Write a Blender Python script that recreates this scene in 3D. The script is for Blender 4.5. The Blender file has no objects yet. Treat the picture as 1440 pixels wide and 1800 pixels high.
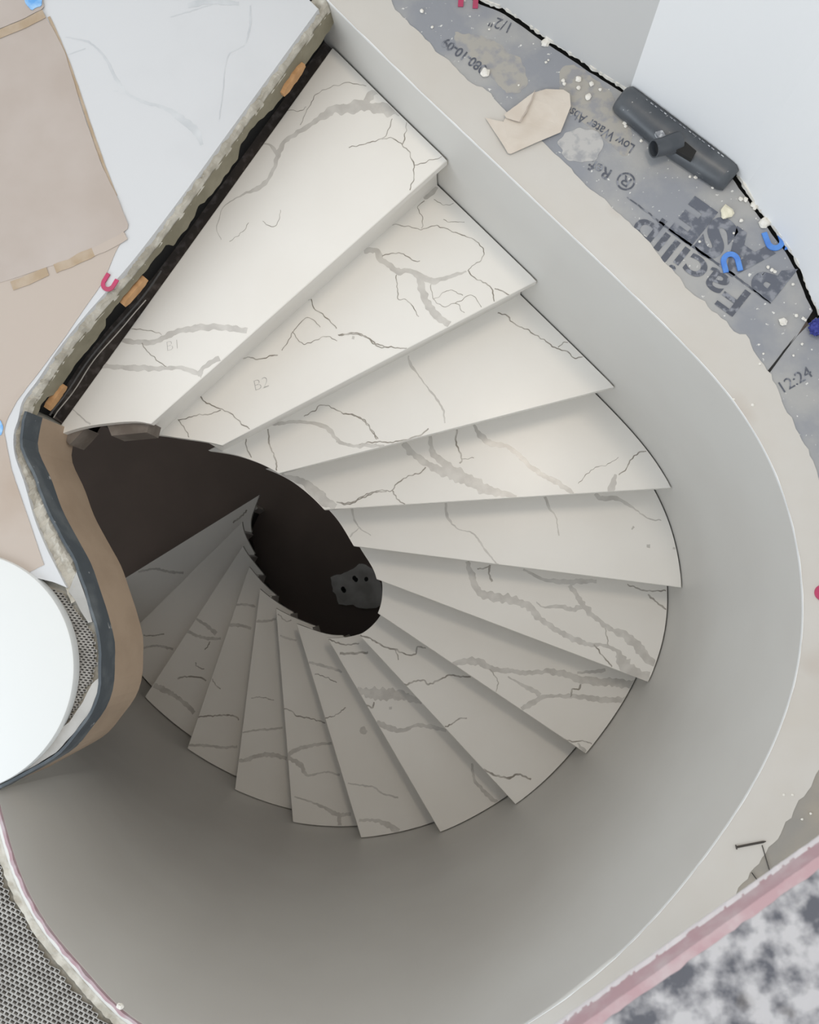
import bpy, bmesh, math, random
import numpy as np
from mathutils import Vector, Matrix, noise

# ------------------------------------------------------------------ camera
random.seed(7)
rng = np.random.default_rng(7)
H = 0.175                       # riser height in metres, floor of the landing is z = 0
D = 9.518 * H                   # camera height above the landing
F = 1440.0                      # focal length in pixels of the 1440 x 1800 frame
TX, TY = -0.0623, -0.0904       # small tilts of a camera that looks down
_cx, _sx, _cy, _sy = math.cos(TX), math.sin(TX), math.cos(TY), math.sin(TY)
MR = np.array([[_cx, 0, _sx], [0, 1, 0], [-_sx, 0, _cx]]) @ np.array([[1, 0, 0], [0, _cy, _sy], [0, -_sy, _cy]])

def P(px, py, z=0.0):
    """point of the horizontal plane at height z that is seen at a pixel"""
    w = MR @ np.array([(px - 720) / F, (py - 900) / F, 1.0])
    s = (D - z) / w[2]
    return (w[0] * s, -w[1] * s, z)

def P2(px, py, z=0.0):
    return P(px, py, z)[:2]

def PL(pts, z=0.0):
    return [P2(a, b, z) for a, b in pts]

scene = bpy.context.scene
COL = scene.collection
cam_d = bpy.data.cameras.new('camera')
cam = bpy.data.objects.new('camera', cam_d)
COL.objects.link(cam)
cv = lambda v: Vector((v[0], -v[1], -v[2]))
right, down, fwd = cv(MR @ [1, 0, 0]), cv(MR @ [0, 1, 0]), cv(MR @ [0, 0, 1])
m = Matrix((right, -down, -fwd)).transposed().to_4x4()
m.translation = Vector((0, 0, D))
cam.matrix_world = m
cam_d.sensor_fit = 'HORIZONTAL'
cam_d.sensor_width = 36.0
cam_d.lens = 36.0 * F / 1440.0
cam_d.clip_start = 0.02
cam_d.dof.use_dof = True
cam_d.dof.focus_distance = 2.1
cam_d.dof.aperture_fstop = 11.0
scene.camera = cam

# ------------------------------------------------------------------ light
world = bpy.data.worlds.new('world')
scene.world = world
world.use_nodes = True
bg = world.node_tree.nodes['Background']
bg.inputs[0].default_value = (0.93, 0.97, 1.0, 1)
bg.inputs[1].default_value = 0.97
# assumed warm ceiling lamp, added unseen; it gives the fourth tread a faint sheen
_p = Vector(P(938, 785, -4 * H)); _m = Vector((0, 0, -8 * H - D))
_q = _m + (_p - _m) * ((2.55 - _m.z) / (_p.z - _m.z))
lamp_d = bpy.data.lights.new('assumed_ceiling_lamp', 'AREA')
lamp_d.shape = 'RECTANGLE'; lamp_d.size = 0.45; lamp_d.size_y = 0.6
lamp_d.energy = 28.0
lamp_d.color = (1.0, 0.87, 0.72)
lamp = bpy.data.objects.new('assumed_ceiling_lamp', lamp_d)
COL.objects.link(lamp)
lamp.location = _q
lamp.rotation_euler = (0, 0, math.radians(30))
# added cool area light for an assumed, unseen left window; brightens the right walls
side_light_d = bpy.data.lights.new('assumed_window_light', 'AREA')
side_light_d.shape = 'RECTANGLE'; side_light_d.size = 1.8; side_light_d.size_y = 1.5
side_light_d.energy = 42.0
side_light_d.color = (0.80, 0.90, 1.0)
side_light = bpy.data.objects.new('assumed_window_light', side_light_d)
COL.objects.link(side_light)
side_light.location = (-3.0, -1.6, 1.55)
side_light.rotation_euler = Vector((3.0, 2.0, -1.2)).to_track_quat('-Z', 'Y').to_euler()
scene.view_settings.view_transform = 'Standard'
scene.view_settings.look = 'None'
scene.view_settings.gamma = 1.0
scene.view_settings.use_curve_mapping = False
scene.view_settings.exposure = 0.0

# ------------------------------------------------------------------ materials
MATS = {}
def mat(name, col, rough=0.6, col2=None, scale=8.0, detail=4.0, lo=0.4, hi=0.6, bump=0.0, bscale=60.0,
        col3=None, scale3=200.0, lo3=0.62, hi3=0.7, spec=0.5, metal=0.0):
    """principled colour, optionally broken up by one or two noises, with fine relief"""
    if name in MATS:
        return MATS[name]
    M = bpy.data.materials.new(name)
    M.use_nodes = True
    nt = M.node_tree
    b = nt.nodes['Principled BSDF']
    b.inputs['Roughness'].default_value = rough
    b.inputs['Specular IOR Level'].default_value = spec
    b.inputs['Metallic'].default_value = metal
    b.inputs['Base Color'].default_value = (*col, 1)
    tc = nt.nodes.new('ShaderNodeTexCoord')
    def nz(sc, det):
        n = nt.nodes.new('ShaderNodeTexNoise')
        n.inputs['Scale'].default_value = sc
        n.inputs['Detail'].default_value = det
        nt.links.new(tc.outputs['Object'], n.inputs['Vector'])
        return n
    def ramp(src, a, c):
        r = nt.nodes.new('ShaderNodeMapRange')
        r.inputs[1].default_value = a
        r.inputs[2].default_value = c
        nt.links.new(src, r.inputs[0])
        return r.outputs[0]
    def mix(fac, a, c):
        x = nt.nodes.new('ShaderNodeMix')
        x.data_type = 'RGBA'
        nt.links.new(fac, x.inputs[0])
        if isinstance(a, tuple): x.inputs[6].default_value = (*a, 1)
        else: nt.links.new(a, x.inputs[6])
        x.inputs[7].default_value = (*c, 1)
        return x.outputs[2]
    out = None
    if col2:
        out = mix(ramp(nz(scale, detail).outputs[0], lo, hi), col, col2)
    if col3:
        out = mix(ramp(nz(scale3, 2.0).outputs[0], lo3, hi3), out if out else col, col3)
    if out:
        nt.links.new(out, b.inputs['Base Color'])
    if bump:
        bp = nt.nodes.new('ShaderNodeBump')
        bp.inputs['Strength'].default_value = bump
        bp.inputs['Distance'].default_value = 0.004
        nt.links.new(nz(bscale, 6.0).outputs[0], bp.inputs['Height'])
        nt.links.new(bp.outputs[0], b.inputs['Normal'])
    MATS[name] = M
    return M

QUARTZ = mat('white_quartz', (0.85, 0.82, 0.77), 0.28, (0.81, 0.775, 0.72), 3.0, 6.0, 0.38, 0.72, spec=0.35)
VEIN = mat('quartz_vein_band', (0.56, 0.53, 0.49), 0.25, (0.66, 0.63, 0.585), 26.0, 5.0, 0.4, 0.62)
HAIR = mat('quartz_vein_hairline', (0.28, 0.25, 0.21), 0.3, (0.56, 0.525, 0.48), 30.0, 4.0, 0.4, 0.65)
PENCIL = mat('pencil', (0.46, 0.44, 0.42), 0.8)
PAINT = mat('grey_wall_paint', (0.665, 0.65, 0.615), 0.42, (0.63, 0.61, 0.575), 2.5, 3.0, 0.35, 0.65)
BEAD = mat('corner_bead_highlight', (0.86, 0.86, 0.85), 0.5)  # bead strip; its white also stands in for the highlight along the edge
PLASTER = mat('joint_compound', (0.58, 0.545, 0.495), 0.85, (0.605, 0.58, 0.54), 5.0, 5.0, 0.35, 0.65, 0.06, 40,
              (0.50, 0.44, 0.385), 4.0, 0.66, 0.78)
BOARD = mat('gypsum_board', (0.285, 0.295, 0.32), 0.9, (0.40, 0.395, 0.385), 7.0, 6.0, 0.42, 0.62, 0.10, 120,
            (0.72, 0.71, 0.68), 95.0, 0.68, 0.74)
INK = mat('printed_ink', (0.105, 0.112, 0.135), 0.85, (0.27, 0.28, 0.31), 60.0, 8.0, 0.50, 0.60)
INKBOLD = mat('printed_ink_bold', (0.125, 0.135, 0.165), 0.85, (0.26, 0.27, 0.30), 45.0, 9.0, 0.50, 0.62)
WHITEWALL = mat('white_wall_paint', (0.88, 0.885, 0.89), 0.55)
GREYWALL = mat('grey_back_wall', (0.62, 0.615, 0.605), 0.6)  # even grey, darker than the white wall
TILE = mat('white_marble_floor', (0.62, 0.625, 0.635), 0.35, (0.58, 0.585, 0.595), 3.5, 6.0, 0.5, 0.75)
TILEVEIN = mat('marble_floor_vein', (0.52, 0.535, 0.55), 0.3, (0.62, 0.63, 0.64), 18.0, 5.0, 0.4, 0.65)
MORTAR = mat('grey_mortar', (0.56, 0.53, 0.465), 0.95, (0.40, 0.37, 0.31), 28.0, 8.0, 0.42, 0.62, 0.7, 70)
SMOOTHMORTAR = mat('smooth_mortar', (0.47, 0.46, 0.44), 0.9, (0.38, 0.37, 0.35), 14.0, 6.0, 0.4, 0.65, 0.2, 60)
OLIVE = mat('olive_slab_edge', (0.20, 0.18, 0.125), 0.9, (0.265, 0.24, 0.175), 12.0, 6.0, 0.4, 0.65, 0.4, 60)
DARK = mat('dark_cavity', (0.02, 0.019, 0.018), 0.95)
DUSTYDARK = mat('dusty_dark_ledge', (0.075, 0.062, 0.055), 0.95, (0.15, 0.13, 0.12), 50.0, 6.0, 0.5, 0.68, 0.4, 80)
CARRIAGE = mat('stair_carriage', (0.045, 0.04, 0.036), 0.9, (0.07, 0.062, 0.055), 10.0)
WOODBLOCK = mat('dusty_wood_block', (0.14, 0.115, 0.095), 0.9, (0.20, 0.17, 0.145), 18.0)
SLATE = mat('slate_backer_edge', (0.062, 0.075, 0.087), 0.65, (0.12, 0.135, 0.145), 14.0, 7.0, 0.45, 0.65, 0.2, 80,
            (0.42, 0.43, 0.43), 40.0, 0.70, 0.76)
TAN = mat('tan_fascia', (0.40, 0.30, 0.215), 0.6, (0.345, 0.255, 0.18), 9.0, 6.0, 0.4, 0.68)
KRAFT = mat('rosin_paper', (0.44, 0.375, 0.33), 0.85, (0.49, 0.43, 0.39), 5.0, 7.0, 0.38, 0.66, 0.08, 25,
            (0.60, 0.555, 0.515), 3.0, 0.64, 0.85)
KRAFTDARK = mat('rosin_paper_tan', (0.41, 0.325, 0.26), 0.85, (0.49, 0.42, 0.365), 3.0, 7.0, 0.28, 0.52, 0.08, 25)
TAPE = mat('masking_tape', (0.40, 0.30, 0.20), 0.7, (0.46, 0.37, 0.28), 22.0, 5.0, 0.4, 0.65)
BLUETAPE = mat('blue_tape', (0.12, 0.36, 0.74), 0.6, (0.34, 0.56, 0.82), 40.0)
BLUE = mat('blue_plastic', (0.075, 0.225, 0.66), 0.4, (0.10, 0.28, 0.72), 40.0)
RED = mat('red_plastic', (0.50, 0.045, 0.13), 0.45, (0.42, 0.06, 0.12), 30.0)
LINT = mat('dark_blue_lint', (0.028, 0.035, 0.20), 0.9, (0.07, 0.08, 0.34), 160.0)
WOOD = mat('pine_shim', (0.56, 0.32, 0.15), 0.75, (0.44, 0.235, 0.10), 30.0, 5.0, 0.4, 0.65)
CHIP = mat('plaster_chip', (0.80, 0.775, 0.72), 0.9, (0.72, 0.69, 0.62), 60.0, bump=0.3)
CHIPY = mat('plaster_chip_cream', (0.80, 0.755, 0.60), 0.9, (0.72, 0.68, 0.53), 60.0, bump=0.3)
SCRAP = mat('cream_paper_scrap', (0.60, 0.525, 0.445), 0.85, (0.66, 0.595, 0.52), 12.0, 5.0)
NOZZLE = mat('grey_plastic', (0.058, 0.065, 0.075), 0.38, (0.092, 0.10, 0.11), 18.0, 6.0, 0.4, 0.68, 0.0, 60,
             (0.36, 0.36, 0.36), 110.0, 0.70, 0.76)
RUBBER = mat('black_rubber', (0.018, 0.019, 0.021), 0.6)
LABELW = mat('worn_white_label', (0.60, 0.61, 0.63), 0.6, (0.25, 0.26, 0.28), 90.0, 3.0, 0.45, 0.55)
STEEL = mat('dark_steel', (0.06, 0.052, 0.045), 0.5, metal=0.4)
CABLE = mat('dark_cable', (0.035, 0.033, 0.032), 0.55)
CABLELIGHT = mat('grey_cable', (0.30, 0.28, 0.25), 0.6)
PINK = mat('pink_board_paper', (0.42, 0.285, 0.31), 0.8, (0.48, 0.40, 0.42), 30.0, 5.0, 0.4, 0.65)
MOTTLE = mat('dusty_mottled_board', (0.47, 0.47, 0.49), 0.9, (0.10, 0.105, 0.125), 40.0, 10.0, 0.40, 0.62, 0.4, 60,
             (0.085, 0.07, 0.055), 9.0, 0.66, 0.70)
WHITEPAPER = mat('torn_white_paper', (0.66, 0.63, 0.65), 0.8)
DRUM = mat('white_stone_disc', (0.75, 0.765, 0.755), 0.3)
LATH = mat('grey_lath', (0.38, 0.365, 0.34), 0.55, (0.28, 0.265, 0.245), 40.0)
LATHHOLE = mat('lath_hole', (0.045, 0.043, 0.042), 0.9)
LOWFLOOR = mat('dark_brown_floor', (0.19, 0.145, 0.122), 0.8, (0.165, 0.128, 0.108), 2.0)
CONC = mat('broken_concrete', (0.72, 0.70, 0.67), 0.9, (0.50, 0.48, 0.45), 9.0, 6.0, 0.4, 0.65, 0.4, 40)
LOWWALL = mat('lower_room_wall', (0.20, 0.185, 0.17), 0.8)

# ------------------------------------------------------------------ helpers
def link(name, mesh, parent=None):
    o = bpy.data.objects.new(name, mesh)
    COL.objects.link(o)
    if parent:
        o.parent = parent
    return o

def tag(o, label=None, cat=None, group=None, kind=None):
    if label: o['label'] = label
    if cat: o['category'] = cat
    if group: o['group'] = group
    if kind: o['kind'] = kind
    return o

def empty(name, loc=(0, 0, 0)):
    o = bpy.data.objects.new(name, None)
    o.empty_display_size = 0.1
    COL.objects.link(o)
    o.location = loc
    return o

def obj_bm(name, bm, mats, parent=None, smooth=None):
    me = bpy.data.meshes.new(name)
    bmesh.ops.recalc_face_normals(bm, faces=[f for f in bm.faces if f.tag is False])
    bm.to_mesh(me)
    bm.free()
    for k in (mats if isinstance(mats, (list, tuple)) else [mats]):
        me.materials.append(k)
    if smooth is not None:
        me.shade_smooth()
        if smooth > 0:
            me.set_sharp_from_angle(angle=math.radians(smooth))
    return link(name, me, parent)

def prism_bm(bm, pts, z1, z0, bevel=0.0, mi=0):
    """closed outline extruded from z0 up to z1 (z1/z0 may be functions of a point)"""
    f1 = z1 if callable(z1) else (lambda x, y: z1)
    f0 = z0 if callable(z0) else (lambda x, y: z0)
    pts = clean(pts)
    a = sum(p[0] * q[1] - q[0] * p[1] for p, q in zip(pts, pts[1:] + pts[:1]))
    if a < 0: pts = pts[::-1]
    top = [bm.verts.new((x, y, f1(x, y))) for x, y in pts]
    bot = [bm.verts.new((x, y, f0(x, y))) for x, y in pts]
    n = len(pts)
    ft = bm.faces.new(top)
    fb = bm.faces.new(bot[::-1])
    fs = [bm.faces.new((bot[i], bot[(i + 1) % n], top[(i + 1) % n], top[i])) for i in range(n)]
    for f in [ft, fb] + fs: f.material_index = mi
    if bevel:
        bmesh.ops.bevel(bm, geom=list(ft.edges), offset=bevel, segments=1, affect='EDGES')
    return bm

def clean(pts, eps=2e-4):
    out = []
    for p in pts:
        p = (float(p[0]), float(p[1]))
        if not out or math.hypot(p[0] - out[-1][0], p[1] - out[-1][1]) > eps:
            out.append(p)
    if math.hypot(out[0][0] - out[-1][0], out[0][1] - out[-1][1]) < eps: out.pop()
    return out

def prism(name, pts, z1, z0, m_, parent=None, bevel=0.0):
    bm = bmesh.new()
    prism_bm(bm, pts, z1, z0, bevel)
    return obj_bm(name, bm, m_, parent)

def spline(pts, step=0.02, closed=False):
    """Catmull-Rom through points of any dimension, resampled about every step"""
    p = np.array(pts, float)
    if closed: p = np.vstack([p[-1], p, p[0], p[1]])
    else: p = np.vstack([2 * p[0] - p[1], p, 2 * p[-1] - p[-2]])
    out = []
    for i in range(1, len(p) - 2):
        a, b, c, d = p[i - 1:i + 3]
        n = max(1, int(math.ceil(np.linalg.norm((c - b)[:2]) / step)))
        for t in np.arange(n) / n:
            out.append(0.5 * (2 * b + (c - a) * t + (2 * a - 5 * b + 4 * c - d) * t * t + (3 * b - a - 3 * c + d) * t ** 3))
    if not closed: out.append(p[-2])
    return np.array(out)

def resample(pts, n=None, step=None):
    p = np.array(pts, float)
    s = np.r_[0, np.cumsum(np.linalg.norm(np.diff(p, axis=0), axis=1))]
    if n is None: n = max(2, int(round(s[-1] / step)) + 1)
    t = np.linspace(0, s[-1], n)
    return np.stack([np.interp(t, s, p[:, i]) for i in range(p.shape[1])], 1)

def smooth_line(p, it=20):
    p = np.array(p, float)
    for _ in range(it):
        p[1:-1] = 0.25 * p[:-2] + 0.5 * p[1:-1] + 0.25 * p[2:]
    return p

def normals2(p):
    t = np.gradient(p, axis=0)
    t /= np.linalg.norm(t, axis=1)[:, None] + 1e-9
    return np.stack([-t[:, 1], t[:, 0]], 1)

def jag(pts, amp, step, seed=0, freq=None):
    """a broken, crumbly version of a polyline"""
    p = resample(pts, step=step)
    nn = normals2(p)
    fr = freq or 0.35 / step
    d = [amp * (noise.noise((x * fr, y * fr, seed)) + 0.6 * noise.noise((x * fr * 2.7, y * fr * 2.7, seed + 5))) for x, y in p]
    return [tuple(a + b * c) for a, b, c in zip(p, nn, d)]

def inside(poly, x, y):
    c = False
    n = len(poly)
    j = n - 1
    for i in range(n):
        xi, yi = poly[i]; xj, yj = poly[j]
        if (yi > y) != (yj > y) and x < (xj - xi) * (y - yi) / (yj - yi) + xi: c = not c
        j = i
    return c

def ribbon(bm, pts, zf, poly=None, mi=1, wob=0.0008, wj=0.35, step=0.004, seed=0):
    """flat band of changing width (x, y, w) lying on a surface"""
    p = spline(pts, step)
    nn = normals2(p[:, :2])
    L, R = [], []
    for q, n in zip(p, nn):
        x, y, w = q
        o = wob * noise.noise((x * 90, y * 90, seed)) * 2
        a = w * 0.5 * (1 + wj * 1.6 * noise.noise((x * 70, y * 70, seed + 3)))
        b = w * 0.5 * (1 + wj * 1.6 * noise.noise((x * 70, y * 70, seed + 9)))
        L.append((x + n[0] * (a + o), y + n[1] * (a + o)))
        R.append((x - n[0] * (b - o), y - n[1] * (b - o)))
    vl = vr = None
    for i in range(len(p)):
        if poly is not None:
            il, ir = inside(poly, *L[i]), inside(poly, *R[i])
            if not il and not ir:
                vl = vr = None
                continue
            if il != ir:                       # pull the outer corner back to the edge of the stone
                a_, b_ = (np.array(L[i]), np.array(R[i])) if il else (np.array(R[i]), np.array(L[i]))
                for _ in range(9):
                    mid_ = (a_ + b_) / 2
                    if inside(poly, *mid_): a_ = mid_
                    else: b_ = mid_
                if il: R[i] = tuple(a_)
                else: L[i] = tuple(a_)
        a = bm.verts.new((*L[i], zf(*L[i]) if callable(zf) else zf))
        b = bm.verts.new((*R[i], zf(*R[i]) if callable(zf) else zf))
        if vl:
            f = bm.faces.new((vl, vr, b, a))
            f.material_index = mi
            f.tag = True
            if f.normal.z < 0: pass
            f.normal_update()
            if f.normal.z < 0: f.normal_flip()
        vl, vr = a, b

def tube_bm(bm, pts, r, seg=8, cap=True, mi=0):
    pts = [Vector(p) for p in pts]
    rings = []
    for i, p in enumerate(pts):
        t = (pts[min(i + 1, len(pts) - 1)] - pts[max(i - 1, 0)]).normalized()
        u = t.cross(Vector((0, 0, 1)))
        if u.length < 1e-3: u = t.cross(Vector((1, 0, 0)))
        u.normalize()
        v = t.cross(u)
        rr = r[i] if isinstance(r, (list, tuple)) else r
        rings.append([bm.verts.new(p + (u * math.cos(2 * math.pi * k / seg) + v * math.sin(2 * math.pi * k / seg)) * rr) for k in range(seg)])
    for a, b in zip(rings, rings[1:]):
        for k in range(seg):
            bm.faces.new((a[k], a[(k + 1) % seg], b[(k + 1) % seg], b[k])).material_index = mi
    if cap:
        bm.faces.new(rings[0][::-1]).material_index = mi
        bm.faces.new(rings[-1]).material_index = mi

def lathe_bm(bm, prof, seg=64, c=(0, 0, 0)):
    rings = []
    for r, z in prof:
        rings.append([bm.verts.new((c[0] + r * math.cos(2 * math.pi * k / seg), c[1] + r * math.sin(2 * math.pi * k / seg), c[2] + z)) for k in range(seg)])
    for a, b in zip(rings, rings[1:]):
        for k in range(seg):
            bm.faces.new((a[k], a[(k + 1) % seg], b[(k + 1) % seg], b[k]))
    bm.faces.new(rings[0][::-1])
    bm.faces.new(rings[-1])

def text_mesh(name, body, size, origin, ang, m_, parent=None, shear=0.0, weight=0.0, sx=1.0):
    cu = bpy.data.curves.new(name, 'FONT')
    cu.body = body
    cu.size = size
    cu.shear = shear
    cu.offset = weight
    cu.align_x = 'LEFT'
    t = bpy.data.objects.new(name, cu)
    COL.objects.link(t)
    dg = bpy.context.evaluated_depsgraph_get()
    me = bpy.data.meshes.new_from_object(t.evaluated_get(dg))
    bpy.data.objects.remove(t)
    bpy.data.curves.remove(cu)
    me.transform(Matrix.Translation(Vector(origin)) @ Matrix.Rotation(ang, 4, 'Z') @ Matrix.Diagonal((sx, 1, 1, 1)))
    me.materials.clear()
    me.materials.append(m_)
    return link(name, me, parent)

# ------------------------------------------------------------------ plan curves of the stair
WALL_PX = [(577,0),(653,77),(763,183),(842,257),(920,332),(948,360),(1027,433),(1148,550),(1207,608),(1287,687),(1350,787),
           (1389,872),(1410,970),(1420,1067),(1418,1152),(1393,1242),(1373,1296),(1346,1354),(1294,1438),(1230,1522),
           (1147,1627),(1076,1695),(994,1762),(922,1800)]
CORNER = {1:(785,277),2:(948,497),3:(1083,680),4:(1192,858),5:(1210,1037),6:(1145,1200),7:(1033,1327),8:(910,1417),9:(776,1467),
          10:(639,1476),11:(514,1449),12:(409,1389),13:(325,1316),14:(254,1228)}
INNER = {1:(265,745),2:(390,783),3:(490,832),4:(570,896),5:(622,960),6:(662,1018),7:(664,1078),8:(631,1116),9:(575,1121),
         10:(521,1096),11:(485,1069),12:(457,1035),13:(438,996),14:(427,960),15:(426,917),16:(456,870)}
BACKIN = {2:(259,762),9:(648,1096),10:(601.5,1111),11:(553,1102),12:(514,1077),13:(484,1049),14:(460.5,1012),15:(445.5,975),16:(444,935)}
zt = lambda k: -k * H
C_ = {k: np.array(P2(*v, zt(k))) for k, v in CORNER.items()}
I_ = {k: np.array(P2(*v, zt(k))) for k, v in INNER.items()}
B_ = {k: np.array(P2(*v, zt(k))) for k, v in BACKIN.items()}
def polar_from(p, ang_deg, r):
    a = math.radians(ang_deg)
    return np.array([p[0] + r * math.cos(a), p[1] + r * math.sin(a)])
a14 = math.degrees(math.atan2(*(C_[14] - I_[14])[::-1]))
C_[15] = polar_from(I_[15], a14 - 13.5, 5.25 * H)
C_[16] = polar_from(I_[16], a14 - 26.0, 5.25 * H)

wp = PL(WALL_PX)
w0 = np.array(wp[0]); wd = (np.array(wp[0]) - np.array(wp[3])); wd /= np.linalg.norm(wd)
ctrl = [tuple(w0 + wd * 0.9), tuple(w0 + wd * 0.45)] + wp[:-1] + [tuple(C_[k]) for k in (9, 10, 11, 12, 13, 14, 15, 16)]
last = C_[16] + (C_[16] - C_[15]) * 0.8 + np.array([0.05, 0.08])

WALL = smooth_line(resample(spline(ctrl, 0.02), step=0.02), 60)      # the curved wall in plan
WN = normals2(WALL)
_ctr = np.array(I_[9])
if np.dot(WN[len(WN) // 2], WALL[len(WN) // 2] - _ctr) < 0: WN = -WN        # outward
EDGE = WALL - WN * 0.0045                                             # outer ends of the treads

inn = [tuple(B_[2])] + [tuple(I_[k]) for k in range(1, 17)]
INNC = spline(inn, 0.006)

def nearest(curve, p):
    return int(np.argmin(np.hypot(*(curve - np.array(p)).T)))

# ------------------------------------------------------------------ floors, walls: the setting
# lower room
FZ = -17 * H
low = prism('floor_lower', [(-4.2, -3.4), (3.2, -3.4), (3.2, 3.4), (-4.2, 3.4)], FZ, FZ - 0.1, LOWFLOOR)
tag(low, 'dark brown floor at the foot of the staircase', kind='structure')
for nm, a in (('wall_lower_left', [(-4.2, -3.4), (-4.3, -3.4), (-4.3, 3.4), (-4.2, 3.4)]), ('wall_lower_right', [(3.2, -3.4), (3.3, -3.4), (3.3, 3.4), (3.2, 3.4)]),
              ('wall_lower_front', [(-4.2, -3.4), (-4.2, -3.5), (3.2, -3.5), (3.2, -3.4)]), ('wall_lower_back', [(-4.2, 3.4), (-4.2, 3.5), (3.2, 3.5), (3.2, 3.4)])):
    tag(prism(nm, a, -0.26, FZ, LOWWALL), 'plain wall of the room below the landing', kind='structure')
cp = [(582,1015),(597,1010),(616,1003),(627,993),(642,991),(660,1005),(672,1033),(672,1064),(650,1072),(631,1069),(622,1063),(596,1061),(593,1049),(587,1040)]
patch = prism('concrete_patch', jag(PL(cp, FZ) + [P2(582,1015,FZ)], 0.012, 0.02, 3), FZ + 0.012, FZ, CONC, low)
for px in ((623,1016),(626,1019),(644,1018),(603,1035),(605,1038)):
    c = P2(*px, FZ + 0.012)
    prism('drill_hole', [(c[0] + 0.012 * math.cos(a), c[1] + 0.014 * math.sin(a)) for a in np.linspace(0, 5.5, 8)], FZ + 0.0135, FZ + 0.011, DARK, patch)

# curved wall of the stairwell: vertical on the right, flaring in to the rim of the landing on the left
RIM_PX = [(250,1805),(200,1767),(133,1690),(83,1633),(33,1540),(7,1450),(-9,1392)]
rim = PL(RIM_PX)
i8 = nearest(WALL, wp[-1]); i10 = nearest(WALL, C_[10]); i11 = nearest(WALL, C_[11]); i13 = nearest(WALL, C_[13])
topc = [tuple(WALL[i8 - 12]), tuple(WALL[i8]), tuple(0.65 * WALL[(i8 + i10) // 2] + 0.35 * (WALL[(i8 + i10) // 2] - WN[(i8 + i10) // 2] * 0.02)), (-0.42, -0.945)] + [tuple(r) for r in rim]
TOPC = smooth_line(resample(spline(topc, 0.01), step=0.01), 30)
TOP = WALL.copy()
nA = i8 - 12
nB = i13 + 4
seg = resample(TOPC, n=nB - nA + 1)
TOP[nA:nB + 1] = seg
TOP[nB + 1:] = seg[-1]
bm = bmesh.new()
zs = [-0.0015, -0.012, -0.10, -0.20, -0.32, -0.45, -0.60, -0.78, -1.0, -1.2, -1.4, -1.55, -1.75, -2.1, FZ]
def flare(z):
    t = min(1.0, -z / 1.75)
    return 0.75 * t + 0.25 * t * t * (3 - 2 * t)
g = []
for z in zs:
    t = flare(z)
    row = TOP * (1 - t) + WALL * t
    g.append([bm.verts.new((x, y, z)) for x, y in row])
for a, b in zip(g, g[1:]):
    for i in range(len(a) - 1):
        bm.faces.new((a[i], a[i + 1], b[i + 1], b[i]))
wall = obj_bm('wall_stairwell', bm, PAINT, None, 0)
sol = wall.modifiers.new('thickness', 'SOLIDIFY'); sol.thickness = 0.012; sol.offset = -1.0
tag(wall, 'smooth grey curved wall of the stairwell', kind='structure')
def outward_fix(o):
    """make the sheet's normals point to the stair so that its thickness grows outwards"""
    me = o.data
    f = me.polygons[len(me.polygons) // 4]
    if f.normal.dot(Vector((*(_ctr - np.array(f.center[:2])), 0))) < 0: me.flip_normals()
outward_fix(wall)

# ledge on top of the wall: boards, joint compound, corner bead
EDGE_PL = [(687,0),(713,33),(780,100),(830,147),(860,160),(893,200),(930,230),(965,258),(1036,329),(1090,375),(1132,417),(1186,479),(1215,512),
           (1290,579),(1311,587),(1340,637),(1365,679),(1373,697),(1389,736),(1416,783),(1440,841),(1475,930),(1500,1050),(1500,1180),(1470,1290),
           (1440,1357),(1425,1380),(1395,1425),(1369,1474),(1339,1507),(1301,1560),(1275,1609),(1237,1646),(1162,1691),(1136,1721),(1110,1744),(1040,1810),(960,1870)]
BASE_PX = [(400,-250),(640,-110),(760,-40),(844,2),(886,17),(936,52),(965,73),(1007,100),(1048,127),(1105,163)]
BASE2_PX = [(1105,163),(1200,236),(1294,310),(1327,362),(1357,400),(1390,446),(1407,479),(1423,521),(1440,554),(1500,690),(1560,840),(1610,1020),(1625,1200),(1600,1400)]
iw0 = 3
iw1 = i8 + 14
wl = [tuple(p) for p in WALL[iw0:iw1]]
pl_out = [tuple(np.array(P2(687, 0)) + wd * 0.55)] + jag(PL(EDGE_PL), 0.007, 0.012, 1)
plaster = prism('plaster_strip', wl + pl_out[::-1], 0.0, -0.006, PLASTER, wall)
bd = resample([(p + n * 0.0) for p, n in zip(WALL[iw0:iw1], WN[iw0:iw1])], step=0.012)
bm = bmesh.new()
nb = normals2(bd)
if np.dot(nb[0], WN[iw0]) < 0: nb = -nb
for p, n, q, r in zip(bd, nb, bd[1:], nb[1:]):
    w1 = 0.0003 + 0.0012 * noise.noise((p[0] * 30, p[1] * 30, 2)); w2 = 0.0003 + 0.0012 * noise.noise((q[0] * 30, q[1] * 30, 2))
    v = [bm.verts.new((*(p - n * 0.0008), 0.0007)), bm.verts.new((*(q - r * 0.0008), 0.0007)), bm.verts.new((*(q + r * w2), 0.0007)), bm.verts.new((*(p + n * w1), 0.0007)),
         bm.verts.new((*(p - n * 0.0008), -0.006)), bm.verts.new((*(q - r * 0.0008), -0.006))]
    bm.faces.new(v[:4]); bm.faces.new((v[0], v[1], v[5], v[4]))
obj_bm('corner_bead', bm, BEAD, wall)
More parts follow.
